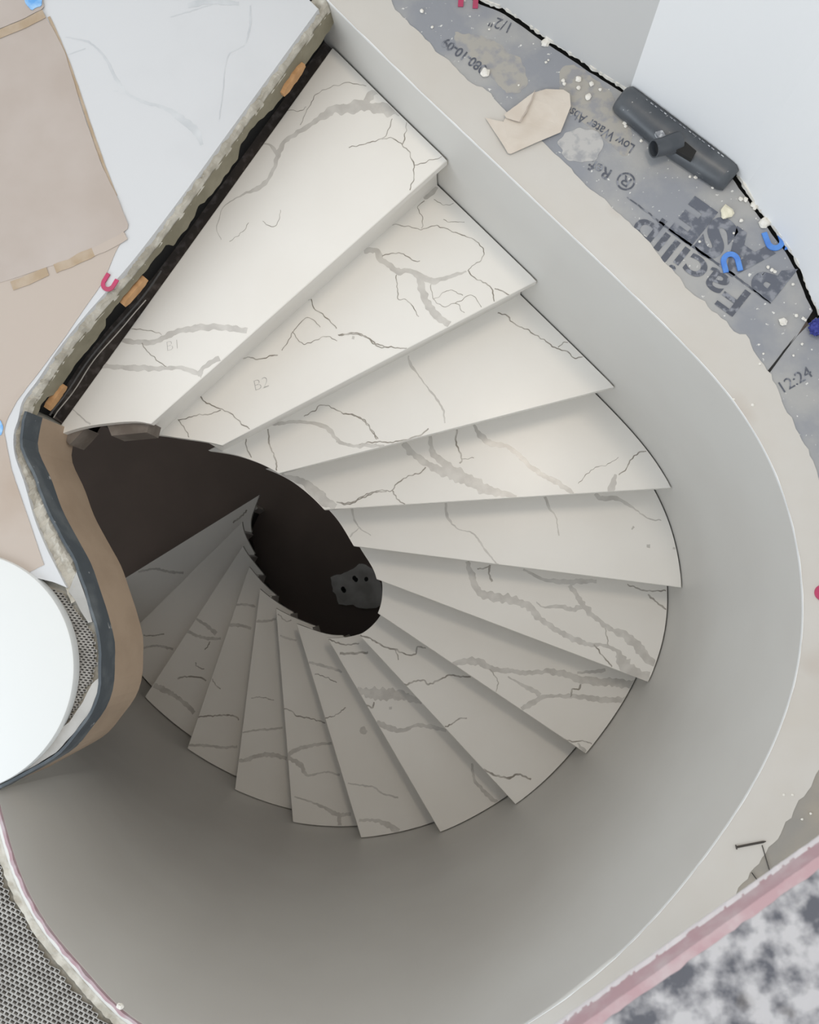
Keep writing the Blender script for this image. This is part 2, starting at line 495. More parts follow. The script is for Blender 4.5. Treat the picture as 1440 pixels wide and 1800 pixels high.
# boards with an open joint between them
base1 = PL(BASE_PX)
base2 = PL(BASE2_PX)
back_line = jag(base1 + base2[1:], 0.0025, 0.015, 4)
inset = []
bn = normals2(np.array(back_line))
sgn = -1 if np.dot(bn[5], WN[40]) > 0 else 1
back_in = [tuple(np.array(p) + n * sgn * 0.006) for p, n in zip(back_line, bn)]
jA, jB = P2(1318, 690), P2(1460, 520)
def side(p): return (jB[0] - jA[0]) * (p[1] - jA[1]) - (jB[1] - jA[1]) * (p[0] - jA[0])
s0 = side(P2(900, 100))
bk1 = [p for p in back_in if side(p) * s0 > 0]
bk2 = [p for p in back_in if side(p) * s0 <= 0]
inl = [tuple(np.array(p) + n * 0.03) for p, n in zip(WALL[iw0:iw1], WN[iw0:iw1])]
in1 = [p for p in inl if side(p) * s0 > 0]
in2 = [p for p in inl if side(p) * s0 <= 0]
j1 = P2(1400, 592); j0 = P2(1330, 676)
g0 = np.array(P2(1329, 676)); g1 = np.array(P2(1331.5, 678)); e1 = np.array(P2(1402, 590))
board1 = prism('board', in1 + [tuple(g0), tuple(e1)] + bk1[::-1], -0.0012, -0.016, BOARD, wall)
board2 = prism('board', bk2[::-1][::-1] + [P2(1560, 1600), P2(1400, 1900), P2(1050, 1950)] + in2[::-1] + [tuple(g1 + (g1 - g0) * 0.6), tuple(e1 + (g1 - g0) * 0.1)], -0.0012, -0.016, BOARD, wall)
joint = prism('board_joint', jag([P2(1341, 663), P2(1352, 650), P2(1378, 616), P2(1399, 590)], 0.0004, 0.004, 2) + [P2(1380.5, 618), P2(1355, 653), P2(1344, 665)], -0.0006, -0.003, DARK, wall)
gap_o = [tuple(np.array(p) - n * sgn * 0.02) for p, n in zip(back_line, bn)]
gap_i = [tuple(np.array(p) + n * sgn * 0.012) for p, n in zip(back_line, bn)]
prism('gap_shade_strip', gap_i + gap_o[::-1], -0.0165, -0.03, DARK, wall)  # near-black strip under the wall-base gap, shade put into its colour
# dust smear
c0 = P2(1022, 255)
sm = [(c0[0] + (0.046 + 0.010 * noise.noise((math.cos(a) * 2, math.sin(a) * 2, 1))) * math.cos(a), c0[1] + (0.038 + 0.010 * noise.noise((math.cos(a) * 2, math.sin(a) * 2, 4))) * math.sin(a)) for a in np.linspace(0, 2 * math.pi, 60)[:-1]]
SMEAR = mat('dust_smear', (0.50, 0.49, 0.475), 0.95, (0.36, 0.36, 0.37), 45.0, 6.0, 0.48, 0.62)
prism('dust_smear', sm, -0.0002, -0.0015, SMEAR, wall)
DUST = mat('beige_dust', (0.40, 0.38, 0.345), 0.95, (0.315, 0.315, 0.325), 40.0, 8.0, 0.47, 0.62)
for pts, nm in (([(800,55),(815,58),(860,68),(895,90),(920,112),(925,150),(895,165),(868,138),(835,105),(805,80)], 1),
                ([(985,125),(1010,115),(1060,150),(1095,190),(1112,225),(1100,275),(1060,240),(1012,205),(988,180)], 2)):
    prism('dust_patch', jag([tuple(q) for q in spline(PL(pts), 0.01, True)], 0.005, 0.006, nm), -0.0009, -0.002, DUST, wall)
DUSTB = mat('brown_dust', (0.36, 0.325, 0.275), 0.95, (0.30, 0.285, 0.26), 9.0, 8.0, 0.4, 0.65, 0.15, 90)
prism('dust_patch', jag(PL([(1465,1250),(1600,1240),(1580,1420),(1550,1590),(1400,1880),(1060,1930),(1120,1700),(1380,1380),(1465,1250)]), 0.01, 0.02, 6), -0.0009, -0.002, DUSTB, wall)
# printing on the board
rd = math.atan2(0.59, -0.80)
def lettering(s, size, px, ang=rd, m_=INK, sh=0.0, wt=0.0, sx=1.0, z=-0.0004):
    return text_mesh('printed_lettering', s, size, (*P2(*px), z), ang, m_, board1, sh, wt, sx)
lettering('Low Water Absorption', 0.030, (1118,256), math.atan2(0.57, -0.82), wt=0.0004, sx=0.80)
lettering('080-10-09', 0.030, (858,118), math.atan2(0.63, -0.78), wt=0.0006, sx=0.92)
lettering('1/2"', 0.036, (905,42), math.atan2(0.42, -0.9), sx=0.9)
lettering('Ref:', 0.034, (1078,301), math.atan2(0.55, -0.83), wt=0.0006)
lettering('\u00ae', 0.052, (1123,315), wt=0.0003)
lettering('Facilip', 0.088, (1325,520), math.atan2(0.625, -0.78), wt=0.0012, sx=1.30)
lettering('BASE', 0.118, (1402,478), math.atan2(0.625, -0.78), INKBOLD, wt=0.0062, sx=1.0)
ub = bmesh.new()
ribbon(ub, [(*P2(1103,346), 0.0022), (*P2(1200,420), 0.0045), (*P2(1290,483), 0.0045), (*P2(1355,533), 0.002)], -0.0004, mi=0)
obj_bm('printed_underline', ub, INK, board1)
text_mesh('printed_lettering', '12:24', 0.034, (*P2(1374,693), -0.0004), math.radians(30), INK, board2)

# walls above the ledge
def up_wall(name, line, m_, label, top=2.3, out=0.12, z0=0.006):
    n = normals2(np.array(line))
    o = [tuple(np.array(p) - q * sgn * out) for p, q in zip(line, n)]
    w = prism(name, list(line) + o[::-1], top, z0, m_)
    return tag(w, label, kind='structure')
wb = up_wall('wall_back', [tuple(x) for x in resample(base1, step=0.02)], GREYWALL, 'grey wall above the ledge')
wr = up_wall('wall_right', [tuple(x) for x in spline(base2, 0.03)], WHITEWALL, 'bright white curved wall above the ledge')
# torn white bottom edge of the grey wall
ck = jag(base1, 0.006, 0.006, 8)
ck2 = [tuple(np.array(p) - n * sgn * 0.004) for p, n in zip(resample(base1, n=len(ck)), normals2(resample(base1, n=len(ck))))]
prism('torn_edge', ck + ck2[::-1], 0.010, 0.0005, CHIP, wb)
prism('torn_edge', jag(base2[2:9], 0.004, 0.006, 9) + [tuple(np.array(p) - n * sgn * 0.004) for p, n in zip(resample(base2[2:9], n=60), normals2(resample(base2[2:9], n=60)))][::-1], 0.010, 0.0005, CHIP, wr)

# landing floor on the left: slab, mortar, marble, fascia
TILE_EDGE = [(560,15),(480,125),(400,235),(320,345),(240,450),(180,520),(147,558),(103,613),(67,667),(40,704),(32,737),(24,763),(26,800),(43,850),(60,910),(80,960),(100,1000),(117,1033)]
SL_TOP = [(600,-32),(562,20),(484,130),(404,240),(324,350),(244,455),(184,525),(151,563),(107,618),(71,672),(46,708),(36,745),(33,783),(57,837),(77,893),(107,950),(130,993),(147,1043),(160,1083),
          (172,1133),(172,1163),(170,1210),(157,1250),(130,1287),(100,1323),(50,1353),(0,1380),(-14,1388)]
SLABZ = -0.028
edge_top = [tuple(x) for x in resample(spline(PL(SL_TOP), 0.01), step=0.012)]
far_left = [(-3.2, rim[-1][1]), (-3.2, 2.6), (-0.2, 2.6)]
i_end = nearest(np.array(edge_top), P2(40, 745)) + 1
_en = normals2(np.array(edge_top))
if np.dot(_en[10], np.array((1, -0.6))) < 0: _en = -_en
slab_edge = [tuple(np.array(p) - q * 0.06) if i < i_end - 3 else p for i, (p, q) in enumerate(zip(edge_top, _en))]
slab = prism('floor', slab_edge + far_left + [tuple(np.array(P2(605, -18)) + wd * 0.5)], SLABZ, -0.225, MORTAR)
tag(slab, 'landing floor with rough mortar edge around the stair opening', kind='structure')
rim_s = [tuple(x) for x in resample(TOPC[nearest(TOPC, rim[0]) - 30:], step=0.012)]
_rn = normals2(np.array(rim_s))
if np.dot(_rn[len(_rn) // 2], np.array((-1, -1))) < 0: _rn = -_rn
_bt = resample(TOPC[40:nearest(TOPC, rim[0]) - 32], step=0.02)
slab2 = prism('floor_front', [(x, y - 0.014) for x, y in _bt] + [tuple(np.array(p) + q * 0.014) for p, q in zip(rim_s, _rn)] + [(-3.2, rim[-1][1]), (-3.2, -2.6), (_bt[0][0], -2.6)], -0.03, -0.06, MORTAR)
tag(slab2, 'rough floor covered with lath beside the stair opening', kind='structure')
# crumbly mortar bead between marble and slab edge
tl_e = [tuple(x) for x in resample(spline(PL(TILE_EDGE), 0.01), step=0.01)]
outer = jag([tuple(np.array(q) + np.array((0.001, -0.001))) for q in PL(SL_TOP[:18])], 0.003, 0.006, 12)
inner_m = [tuple(np.array(P2(a, b)) + np.array((-0.03, 0.0))) for a, b in TILE_EDGE] + [P2(95, 1070), P2(125, 1090)]
def crumb(x, y): return -0.010 + 0.010 * noise.noise((x * 60, y * 60, 3)) + 0.006 * noise.noise((x * 170, y * 170, 3))
bm = bmesh.new()
oc = resample(outer, step=0.006)
nn = normals2(oc)
if np.dot(nn[20], np.array((-1, 0.6))) < 0: nn = -nn
rows = []
for t in (-0.000, 0.004, 0.010, 0.017, 0.026, 0.036):
    rows.append([bm.verts.new((p[0] + n[0] * t, p[1] + n[1] * t, (SLABZ - 0.004 if t <= 0 else crumb(p[0] + n[0] * t, p[1] + n[1] * t) - (0.007 if t < 0.005 else 0)))) for p, n in zip(oc, nn)])
for a, b in zip(rows, rows[1:]):
    for i in range(len(a) - 1): bm.faces.new((a[i], a[i + 1], b[i + 1], b[i]))
obj_bm('mortar_bead', bm, MORTAR, slab)
tile = prism('marble_slab', tl_e + PL([(93,1023),(47,1012),(-40,1005)]) + [(-2.6, -0.05), (-2.6, 2.4), (-0.1, 2.4), tuple(np.array(P2(560, 15)) + wd * 0.45)], 0.0, -0.02, TILE, slab, 0.0015)
bm = bmesh.new()
for i, v in enumerate([[(115,65,1),(150,72,4),(170,85,3),(190,110,5),(205,140,7),(225,165,6),(255,180,6),(290,190,7),(320,210,14),(345,232,14),(355,255,6)],
                       [(118,97,2),(150,85,2)], [(200,160,2),(218,163,3)], [(300,30,2),(340,18,2),(380,5,2)], [(440,10,3),(440,45,4),(432,75,3)],
                       [(430,80,2),(400,100,2),(392,160,2),(385,210,2)], [(330,10,10),(370,2,12),(420,6,8)]]):
    ribbon(bm, [(*P2(a, b), w / 860) for a, b, w in v], 0.0002 + i * 2e-5, mi=0, seed=i)
obj_bm('marble_vein', bm, TILEVEIN, slab)
# olive band with a ragged lower edge and dark sockets, below the mortar, along the straight edge
et = resample(edge_top[:i_end], step=0.006)
en = normals2(et)
if np.dot(en[10], np.array((1, -0.6))) < 0: en = -en
bm = bmesh.new()
r1, r2, r3 = [], [], []
for i, (p, n) in enumerate(zip(et, en)):
    zb = -0.072 + 0.010 * noise.noise((p[0] * 9, p[1] * 9, 1)) + 0.007 * noise.noise((p[0] * 45, p[1] * 45, 6))
    zb += 0.026 * max(0.0, min(1.0, (noise.noise((p[0] * 9, p[1] * 9, 21)) - 0.12) * 9))
    q = p + n * 0.004
    r1.append(bm.verts.new((*(p + n * 0.001), SLABZ + 0.001))); r2.append(bm.verts.new((*q, zb))); r3.append(bm.verts.new((*(p - n * 0.012), zb + 0.003)))
for a, b in ((r1, r2), (r2, r3)):
    for i in range(len(a) - 1): bm.faces.new((a[i], a[i + 1], b[i + 1], b[i]))
obj_bm('olive_edge_strip', bm, OLIVE, slab)
# near-black sheet behind it: shade of the open recess put into the colour
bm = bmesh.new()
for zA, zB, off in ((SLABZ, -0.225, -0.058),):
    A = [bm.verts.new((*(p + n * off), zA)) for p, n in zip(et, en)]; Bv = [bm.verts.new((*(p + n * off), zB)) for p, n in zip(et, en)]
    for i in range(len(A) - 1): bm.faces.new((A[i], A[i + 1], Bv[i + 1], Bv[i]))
obj_bm('recess_shade_sheet', bm, DARK, slab)
# slate strip and tan fascia round the tip of the landing
i_s = i_end - 3
fe = resample(edge_top[i_s:], step=0.02)
fn = normals2(fe)
if np.dot(fn[5], np.array((1, 0.0))) < 0: fn = -fn
def band(name, za, zb, off, th, m_, wav=0.0):
    bm = bmesh.new()
    A = []
    for p, n in zip(fe, fn):
        w = wav * noise.noise((p[0] * 25, p[1] * 25, 4))
        A.append([bm.verts.new((*(p + n * (off + d)), z)) for d, z in ((0, za + w), (th, za + w), (th, zb), (0, zb))])
    for a, b in zip(A, A[1:]):
        for k in range(4): bm.faces.new((a[k], b[k], b[(k + 1) % 4], a[(k + 1) % 4]))
    bm.faces.new(A[0]); bm.faces.new(A[-1][::-1])
    return obj_bm(name, bm, m_, slab)
band('slate_strip', -0.004, -0.070, 0.0, 0.006, SLATE, 0.006)
band('tan_fascia', -0.068, -0.232, -0.004, 0.008, TAN)
# smooth mortar and lath on the rounded tip
LATH_PX = [(30,1016),(70,1026),(110,1043),(133,1077),(153,1093),(165,1123),(170,1163),(162,1193),(139,1237),(116,1272),(60,1300),(-40,1300),(-60,1100),(-20,1020)]
prism('smooth_mortar', PL([(118,1040),(128,1052),(140,1075),(153,1095),(160,1093),(150,1055),(132,1005)]), -0.006, SLABZ, SMOOTHMORTAR, slab)
prism('smooth_mortar', jag(PL([(172,1192),(168,1218),(155,1252),(128,1288),(96,1324),(48,1353),(0,1378),(-15,1386),(-40,1380),(20,1340),(70,1305),(117,1272),(140,1238),(160,1200),(172,1192)]), 0.001, 0.01, 3), -0.008, SLABZ, SMOOTHMORTAR, slab)

def lath_bm(bm, poly, z, cw, ch, ang, h=0.004, frame=0.30, skew=0.5):
    xs = [p[0] for p in poly]; ys = [p[1] for p in poly]
    cx, cy = (min(xs) + max(xs)) / 2, (min(ys) + max(ys)) / 2
    R = max(max(xs) - min(xs), max(ys) - min(ys)) * 0.75
    ca, sa = math.cos(ang), math.sin(ang)
    for j in range(-int(R / ch), int(R / ch) + 1):
        for i in range(-int(R / cw), int(R / cw) + 1):
            u0 = (i + (0.5 if j % 2 else 0) + skew * j * 0.0) * cw
            v0 = j * ch
            x, y = cx + u0 * ca - v0 * sa, cy + u0 * sa + v0 * ca
            if not inside(poly, x, y): continue
            def pt(u, v, zz):
                return bm.verts.new((x + u * ca - v * sa, y + u * sa + v * ca, zz))
            hx, hy = cw / 2, ch / 2
            ix, iy = hx * (1 - frame), hy * (1 - frame)
            o = [pt(-hx, -hy, z), pt(hx, -hy, z), pt(hx, hy, z), pt(-hx, hy, z)]
            t = [pt(-ix, -iy * 0.7, z), pt(ix * 0.8, -iy, z), pt(ix, iy * 0.7, z), pt(-ix * 0.8, iy, z)]
            b = [pt(-ix, -iy * 0.7, z - h), pt(ix * 0.8, -iy, z - h), pt(ix, iy * 0.7, z - h), pt(-ix * 0.8, iy, z - h)]
            for k in range(4):
                n = (k + 1) % 4
                bm.faces.new((o[k], o[n], t[n], t[k]))
                bm.faces.new((t[k], t[n], b[n], b[k]))
            f = bm.faces.new(b); f.material_index = 1
bm = bmesh.new()
lath_bm(bm, PL(LATH_PX, -0.02), -0.018, 0.0105, 0.0052, math.radians(-6), 0.003, 0.36)
tag(obj_bm('lath_mat', bm, [LATH, LATHHOLE]), 'fine grey woven lath sheet under the white round stone top', 'lath')
MESH_PX = [(-330,1440),(-60,1450),(-10,1505),(0,1523),(10,1563),(27,1597),(50,1633),(67,1667),(90,1693),(113,1720),(133,1743),(160,1770),(187,1798),(230,1850),(290,1930),(-330,1930)]
bm = bmesh.new()
lath_bm(bm, jag(PL(MESH_PX, -0.02) + [P2(-330,1440,-0.02)], 0.004, 0.01, 9), -0.020, 0.0112, 0.0090, math.radians(-22), 0.006, 0.21)
tag(obj_bm('lath_mat', bm, [LATH, LATHHOLE]), 'coarse grey perforated lath sheet beside the pink edged rim', 'lath')
# mortar rim and pink board edge
rimc = np.array(rim_s)
rn = normals2(rimc)
if np.dot(rn[len(rn) // 2], np.array((-1, -1))) < 0: rn = -rn
rr = resample(rimc, step=0.007); rn2 = normals2(rr)
if np.dot(rn2[len(rn2) // 2], np.array((-1, -1))) < 0: rn2 = -rn2
bm = bmesh.new()
rows = []
for t in (0.008, 0.011, 0.018, 0.026, 0.036, 0.044):
    rows.append([bm.verts.new((p[0] + n[0] * (t + (0.006 * noise.noise((p[0] * 40, p[1] * 40, 8)) if t > 0.04 else 0)), p[1] + n[1] * (t + (0.006 * noise.noise((p[0] * 40, p[1] * 40, 9)) if t > 0.04 else 0)),
                 (-0.002 if t < 0.02 else -0.006) + crumb(p[0] + n[0] * t, p[1] + n[1] * t) * 0.5 - (0.02 if t > 0.04 else 0))) for p, n in zip(rr, rn2)])
for a, b in zip(rows, rows[1:]):
    for i in range(len(a) - 1): bm.faces.new((a[i], a[i + 1], b[i + 1], b[i]))
obj_bm('mortar_rim', bm, MORTAR, slab2)
bm = bmesh.new()
A = []
for p, n in zip(rr, rn2):
    w = 0.0025 * noise.noise((p[0] * 60, p[1] * 60, 1)); zz = 0.003 + 0.004 * noise.noise((p[0] * 50, p[1] * 50, 7))
    A.append([bm.verts.new((*(p + n * d), z)) for d, z in ((-0.001, -0.004), (-0.001, zz), (0.005 + w, zz), (0.0095, -0.02))])
for a, b in zip(A, A[1:]):
    for k in range(3): bm.faces.new((a[k], b[k], b[k + 1], a[k + 1]))
obj_bm('pink_board_edge', bm, PINK, slab2)

# ------------------------------------------------------------------ the staircase
stair = empty('staircase', (0, 0, FZ))
tag(stair, 'curved staircase of white veined quartz treads winding down the round well', 'staircase')
SH = Matrix.Translation((0, 0, -FZ))
def stair_part(name, bm, mats, parent=stair, smooth=None):
    bmesh.ops.translate(bm, verts=bm.verts, vec=(0, 0, -FZ)) if parent is stair else None
    return obj_bm(name, bm, mats, parent, smooth)

def cross_line(curve, a, b, i0, i1):
    """index on curve[i0:i1] nearest to the line a-b"""
    a = np.array(a); d = np.array(b) - a
    n = np.array((-d[1], d[0])) / np.linalg.norm(d)
    s = np.abs((curve[i0:i1] - a) @ n)
    return i0 + int(np.argmin(s))

TH = 0.021
OV = 0.036
VEINS = {}
def V(k, kind, ox, oy, sc, pts, w=None):
    out = []
    for p in pts:
        ww = p[2] if len(p) > 2 else w
        out.append((ox + p[0] / sc, oy + p[1] / sc, max(ww / sc, 1.1)))
    VEINS.setdefault(k, []).append((kind, out))
z5 = (380, 60, 3.43); z3b = (80, 500, 2.4); z2 = (480, 0, 3.0); z4b = (600, 250, 2.4); zB = (550, 950, 2.215); zA = (200, 850, 2.77); z0 = (380, 840, 4.5)
def h(k, zz, w, *pts): V(k, 'h', *zz, pts, w)
def b(k, zz, *pts): V(k, 'b', *zz, pts)
b(1, z5, (1130,470,90),(1000,450,75),(900,430,75),(800,448,68),(700,458,58),(640,500,42),(560,555,30),(480,600,30),(420,640,30),(385,700,32),(362,770,28),(330,850,28),(270,920,32),(200,950,16),(100,1000,8),(40,1050,7),(15,1130,6),(5,1180,5),(30,1240,4))
b(1, z5, (262,652,10),(320,665,18),(352,700,22),(372,740,25))
b(1, z5, (1000,345,40),(950,350,42),(915,395,60),(900,420,60))
h(1, z5, 5, (905,315),(800,295),(720,310),(660,330),(600,370),(575,420),(540,470),(515,550))
h(1, z5, 4, (545,440),(510,465),(440,460),(405,480))
h(1, z5, 6, (1155,500),(1145,560),(1130,665))
h(1, z5, 5, (1060,510),(1030,600),(1000,630),(920,655),(840,675),(800,685))
h(1, z5, 6, (1000,630),(1070,632),(1130,675),(1165,720),(1190,770),(1195,830),(1180,900),(1165,940))
h(1, z5, 4, (1195,790),(1280,765),(1380,738))
h(1, z5, 3, (390,1060),(380,1120),(345,1160),(280,1130)); h(1, z5, 3, (200,1140),(150,1200),(80,1250))
b(1, z3b, (310,235,20),(410,245,22),(470,240,22),(540,205,26),(600,190,26),(690,180,26),(780,185,26),(850,198,24))
b(1, z3b, (235,345,20),(330,350,22),(420,355,25),(500,355,18),(560,350,16),(610,365,20),(660,385,25))
b(1, z3b, (640,382,18),(690,335,22),(735,312,26))
h(1, z3b, 3, (350,185),(430,195),(490,212)); h(1, z3b, 4, (410,245),(430,280),(470,320),(510,348))
b(1, z3b, (110,520,3),(150,560,7),(190,590,7),(203,602,5))
b(2, z2, (795,1045,25),(830,1025,30),(862,985,22),(868,972,10))
h(2, z2, 5, (630,1185),(720,1195),(785,1210),(850,1190),(900,1205),(1000,1240),(1070,1270),(1110,1320),(1100,1370),(1040,1410),(1030,1430))
h(2, z2, 4, (785,1205),(790,1150),(760,1090),(800,1060)); h(2, z2, 3, (900,1155),(930,1170),(1010,1172)); h(2, z2, 3, (850,1050),(890,1080),(970,1075))
b(2, z2, (480,1325,25),(540,1320,32),(570,1370,32),(620,1400,30),(660,1430,36),(720,1430,26),(780,1455,30),(840,1480,36),(900,1470,26),(960,1450,20),(1020,1430,10))
b(2, z2, (765,1455,30),(790,1540,40),(820,1610,40),(870,1670,42),(930,1712,36))
h(2, z2, 5, (575,1350),(650,1335),(700,1345),(740,1375),(775,1375)); h(2, z2, 5, (650,1450),(655,1520),(660,1570),(690,1580),(720,1590),(750,1640),(770,1670))
h(2, z2, 6, (1030,1430),(1070,1470),(1120,1490),(1150,1520),(1160,1560),(1172,1605)); h(2, z2, 6, (1170,1520),(1220,1540),(1250,1562))
h(2, z2, 3, (830,1500),(850,1580),(900,1620),(960,1600),(1010,1650)); h(2, z2, 3, (960,1600),(1050,1560),(1100,1620)); h(2, z2, 3, (850,1580),(930,1530),(1000,1560))
h(2, z3b, 5, (650,470),(680,500),(740,525),(790,550),(830,590),(862,610)); h(2, z3b, 4, (560,575),(630,555),(700,545),(740,530)); h(2, z3b, 4, (560,575),(590,610),(605,645))
h(2, z3b, 5, (1235,215),(1290,205),(1340,215),(1390,250),(1430,264)); h(2, z3b, 5, (640,380),(740,340),(845,308),(900,315),(980,297))
h(2, z3b, 4, (1120,62),(1135,100),(1180,135),(1230,185)); h(2, z3b, 3, (1000,280),(1060,180),(1110,140),(1160,180)); h(2, z3b, 3, (1040,200),(1090,250),(1180,220),(1230,240)); b(2, z3b, (870,205,10),(960,140,12),(1060,85,14),(1115,62,10))
h(2, z4b, 5, (-10,815),(60,810),(120,830),(150,860),(200,865),(290,872)); b(2, z4b, (45,826,14),(55,828,14))
h(3, z4b, 5, (660,720),(700,730),(720,760),(800,800),(850,830),(910,870),(960,885),(980,910),(1040,905)); h(3, z4b, 4, (915,865),(940,845),(960,840))
b(3, z4b, (285,900,5),(290,935,13),(320,975,6),(360,1030,6),(400,1080,9),(430,1130,8),(436,1185,6))
h(3, z4b, 5, (0,1140),(60,1155),(100,1180),(130,1220),(155,1252)); h(3, z4b, 6, (-20,1262),(60,1280),(130,1265),(220,1265),(320,1240),(370,1210)); b(3, z4b, (85,1275,14),(120,1280,18),(150,1275,10))
b(3, z3b, (930,592,12),(1000,585,15),(1060,578,14),(1130,585,16),(1180,600,18),(1210,630,18),(1240,665,14),(1300,680,12),(1350,680,16),(1430,680,8))
h(3, z3b, 4, (1090,555),(1140,530),(1150,512),(1190,510),(1250,540),(1310,555),(1350,580),(1380,620),(1400,652)); h(3, z3b, 5, (850,650),(850,690),(870,730)); h(3, z3b, 6, (940,610),(945,680),(970,730),(975,785))
b(4, z4b, (262,1268,24),(310,1320,30),(370,1360,30),(430,1390,40),(500,1410,55),(560,1440,50),(620,1470,40),(700,1488,24),(740,1496,12))
b(4, z4b, (375,1240,14),(385,1310,25),(430,1350,32),(480,1385,28)); b(4, z4b, (558,1192,8),(590,1240,25),(630,1270,25),(690,1280,18),(740,1310,18),(790,1360,20),(850,1405,22),(910,1435,22),(980,1482,18))
h(4, z4b, 7, (488,1212),(485,1270),(510,1330),(500,1355)); h(4, z4b, 3, (510,1335),(560,1333)); h(4, z4b, 5, (1310,1300),(1260,1310),(1220,1340),(1200,1380),(1170,1402)); b(4, z4b, (1160,1402,10),(1147,1435,25),(1138,1476,26))
h(4, z4b, 5, (355,1370),(340,1390),(270,1415),(230,1445),(215,1470),(160,1470),(90,1500),(40,1525),(-20,1520)); h(4, z4b, 5, (215,1470),(240,1510),(270,1525)); h(4, z4b, 3, (1000,1440),(1060,1380),(1120,1360),(1170,1330))
b(4, z3b, (995,808,22),(1080,830,25),(1130,870,40),(1170,910,45),(1225,938,30)); h(4, z3b, 4, (1230,920),(1290,920),(1330,900),(1370,880),(1440,875))
b(5, z4b, (1072,1482,12),(1100,1505,22),(1150,1500,18),(1195,1520,12),(1250,1555,6),(1300,1590,6),(1350,1595,4)); b(5, z4b, (860,1495,10),(880,1545,10),(905,1580,5),(918,1660,5))
b(5, z4b, (440,1522,10),(448,1580,11),(490,1630,5),(545,1645,5),(570,1665,8),(600,1710,8),(640,1760,6),(670,1790,5)); b(5, z4b, (45,1540,12),(55,1590,8),(80,1630,5),(125,1660,4)); b(5, z0, (1130,400,6),(1080,440,12),(1060,470,14))
b(6, zB, (600,82,18),(620,140,22),(640,190,25),(680,215,30),(740,225,35),(800,240,30),(850,265,28),(880,300,25),(920,330,20),(970,360,18),(1030,390,22),(1080,405,15),(1140,410,12),(1190,435,20),(1210,480,50),(1260,520,40),(1325,537,34))
b(6, zB, (820,112,8),(870,140,12),(910,155,15),(980,160,20),(1050,160,18),(1105,158,12)); b(6, zB, (1000,175,15),(1030,215,20),(1060,260,25),(1100,300,20),(1160,345,18),(1220,370,30),(1270,420,35),(1310,465,30),(1352,492,20))
b(6, zB, (870,240,4),(900,260,6),(960,255,14),(1010,270,18),(1055,252,15)); h(6, zB, 7, (690,95),(685,130),(700,160)); h(6, zB, 4, (1140,340),(1150,410)); h(6, zB, 5, (1095,405),(1130,450),(1165,492)); h(6, zB, 5, (1225,170),(1290,195),(1380,195)); h(6, zB, 6, (1305,210),(1350,250),(1385,272)); h(6, zB, 5, (640,110),(680,105),(690,95))
b(7, zB, (545,482,16),(600,470,25),(650,475,25),(700,500,20),(780,510,18),(850,515,18),(920,510,20),(980,520,25),(1040,540,26),(1120,550,28),(1190,555,32),(1250,560,26)); b(7, zB, (1030,515,8),(1100,510,12),(1140,505,14))
b(7, zB, (760,530,5),(810,560,10),(850,580,18),(885,604,18)); b(7, zB, (812,656,18),(860,630,22),(900,610,15),(970,605,14),(1050,610,16),(1130,620,22),(1222,620,22)); h(7, zB, 6, (1045,560),(1035,580),(1010,580),(1005,610)); h(7, zB, 5, (980,775),(1020,785),(1045,780),(1100,795)); b(7, zB, (1030,790,6),(1050,810,12),(1075,830,6)); h(7, zB, 4, (690,500),(720,545),(715,590))
h(8, zB, 6, (185,370),(230,385),(270,410),(320,425),(370,445),(400,440),(410,415),(440,420)); h(8, zB, 6, (330,540),(360,560),(390,550),(430,545),(450,560),(490,545),(530,525),(580,530),(615,532)); h(8, zB, 5, (480,740),(530,720),(570,695),(600,690)); h(8, zB, 7, (665,890),(700,910),(760,925),(800,910),(850,930)); h(8, zB, 4, (320,425),(335,465))
h(9, zB, 5, (60,385),(120,405),(180,400)); h(9, zB, 8, (105,440),(160,440),(215,435)); b(9, zB, (172,580,18),(220,595,40),(270,600,45),(330,600,40),(380,615,25),(425,632,12)); h(9, zB, 6, (205,640),(230,650),(240,630)); b(9, zB, (248,712,20),(300,730,22),(350,740,15),(400,720,12),(460,725,16),(520,740,10)); b(9, zB, (620,868,8),(630,930,10),(670,980,14),(722,1026,16)); b(9, zB, (297,652,10),(308,652,10))
b(10, zA, (950,870,10),(1010,885,14),(1070,900,12),(1110,920,10)); h(10, zA, 5, (980,925),(1040,945),(1085,970)); h(10, zA, 5, (1030,1140),(1080,1130),(1130,1090)); b(10, zA, (1140,1460,6),(1210,1470,8),(1270,1480,8),(1310,1510,8),(1385,1530,8)); b(10, zA, (1195,1640,14),(1270,1640,15),(1330,1660,25),(1390,1692,22)); b(10, zA, (1200,1195,20),(1215,1202,34),(1232,1212,16))
h(11, zA, 6, (800,635),(840,670),(865,665)); b(11, zA, (810,740,6),(850,755,10),(890,765,10)); h(11, zA, 6, (830,1095),(870,1110),(890,1130),(960,1145),(1030,1165)); b(11, zA, (836,1335,20),(880,1300,20),(940,1280,16),(1000,1270,14),(1062,1265,12)); b(11, zA, (850,1335,20),(910,1370,22),(940,1420,12),(1000,1410,8),(1050,1405,8),(1100,1420,10)); b(11, zA, (880,1525,6),(960,1550,8),(1030,1580,15),(1090,1610,20),(1155,1610,14)); b(11, zA, (1098,1605,18),(1100,1682,18))
b(12, zA, (690,670,10),(740,670,12),(790,660,8)); h(12, zA, 4, (670,1045),(720,1040),(780,1055)); b(12, zA, (615,1215,6),(700,1200,8),(780,1195,10),(822,1188,10)); b(12, zA, (598,1352,12),(650,1345,20),(700,1325,18),(770,1320,20),(842,1340,18))
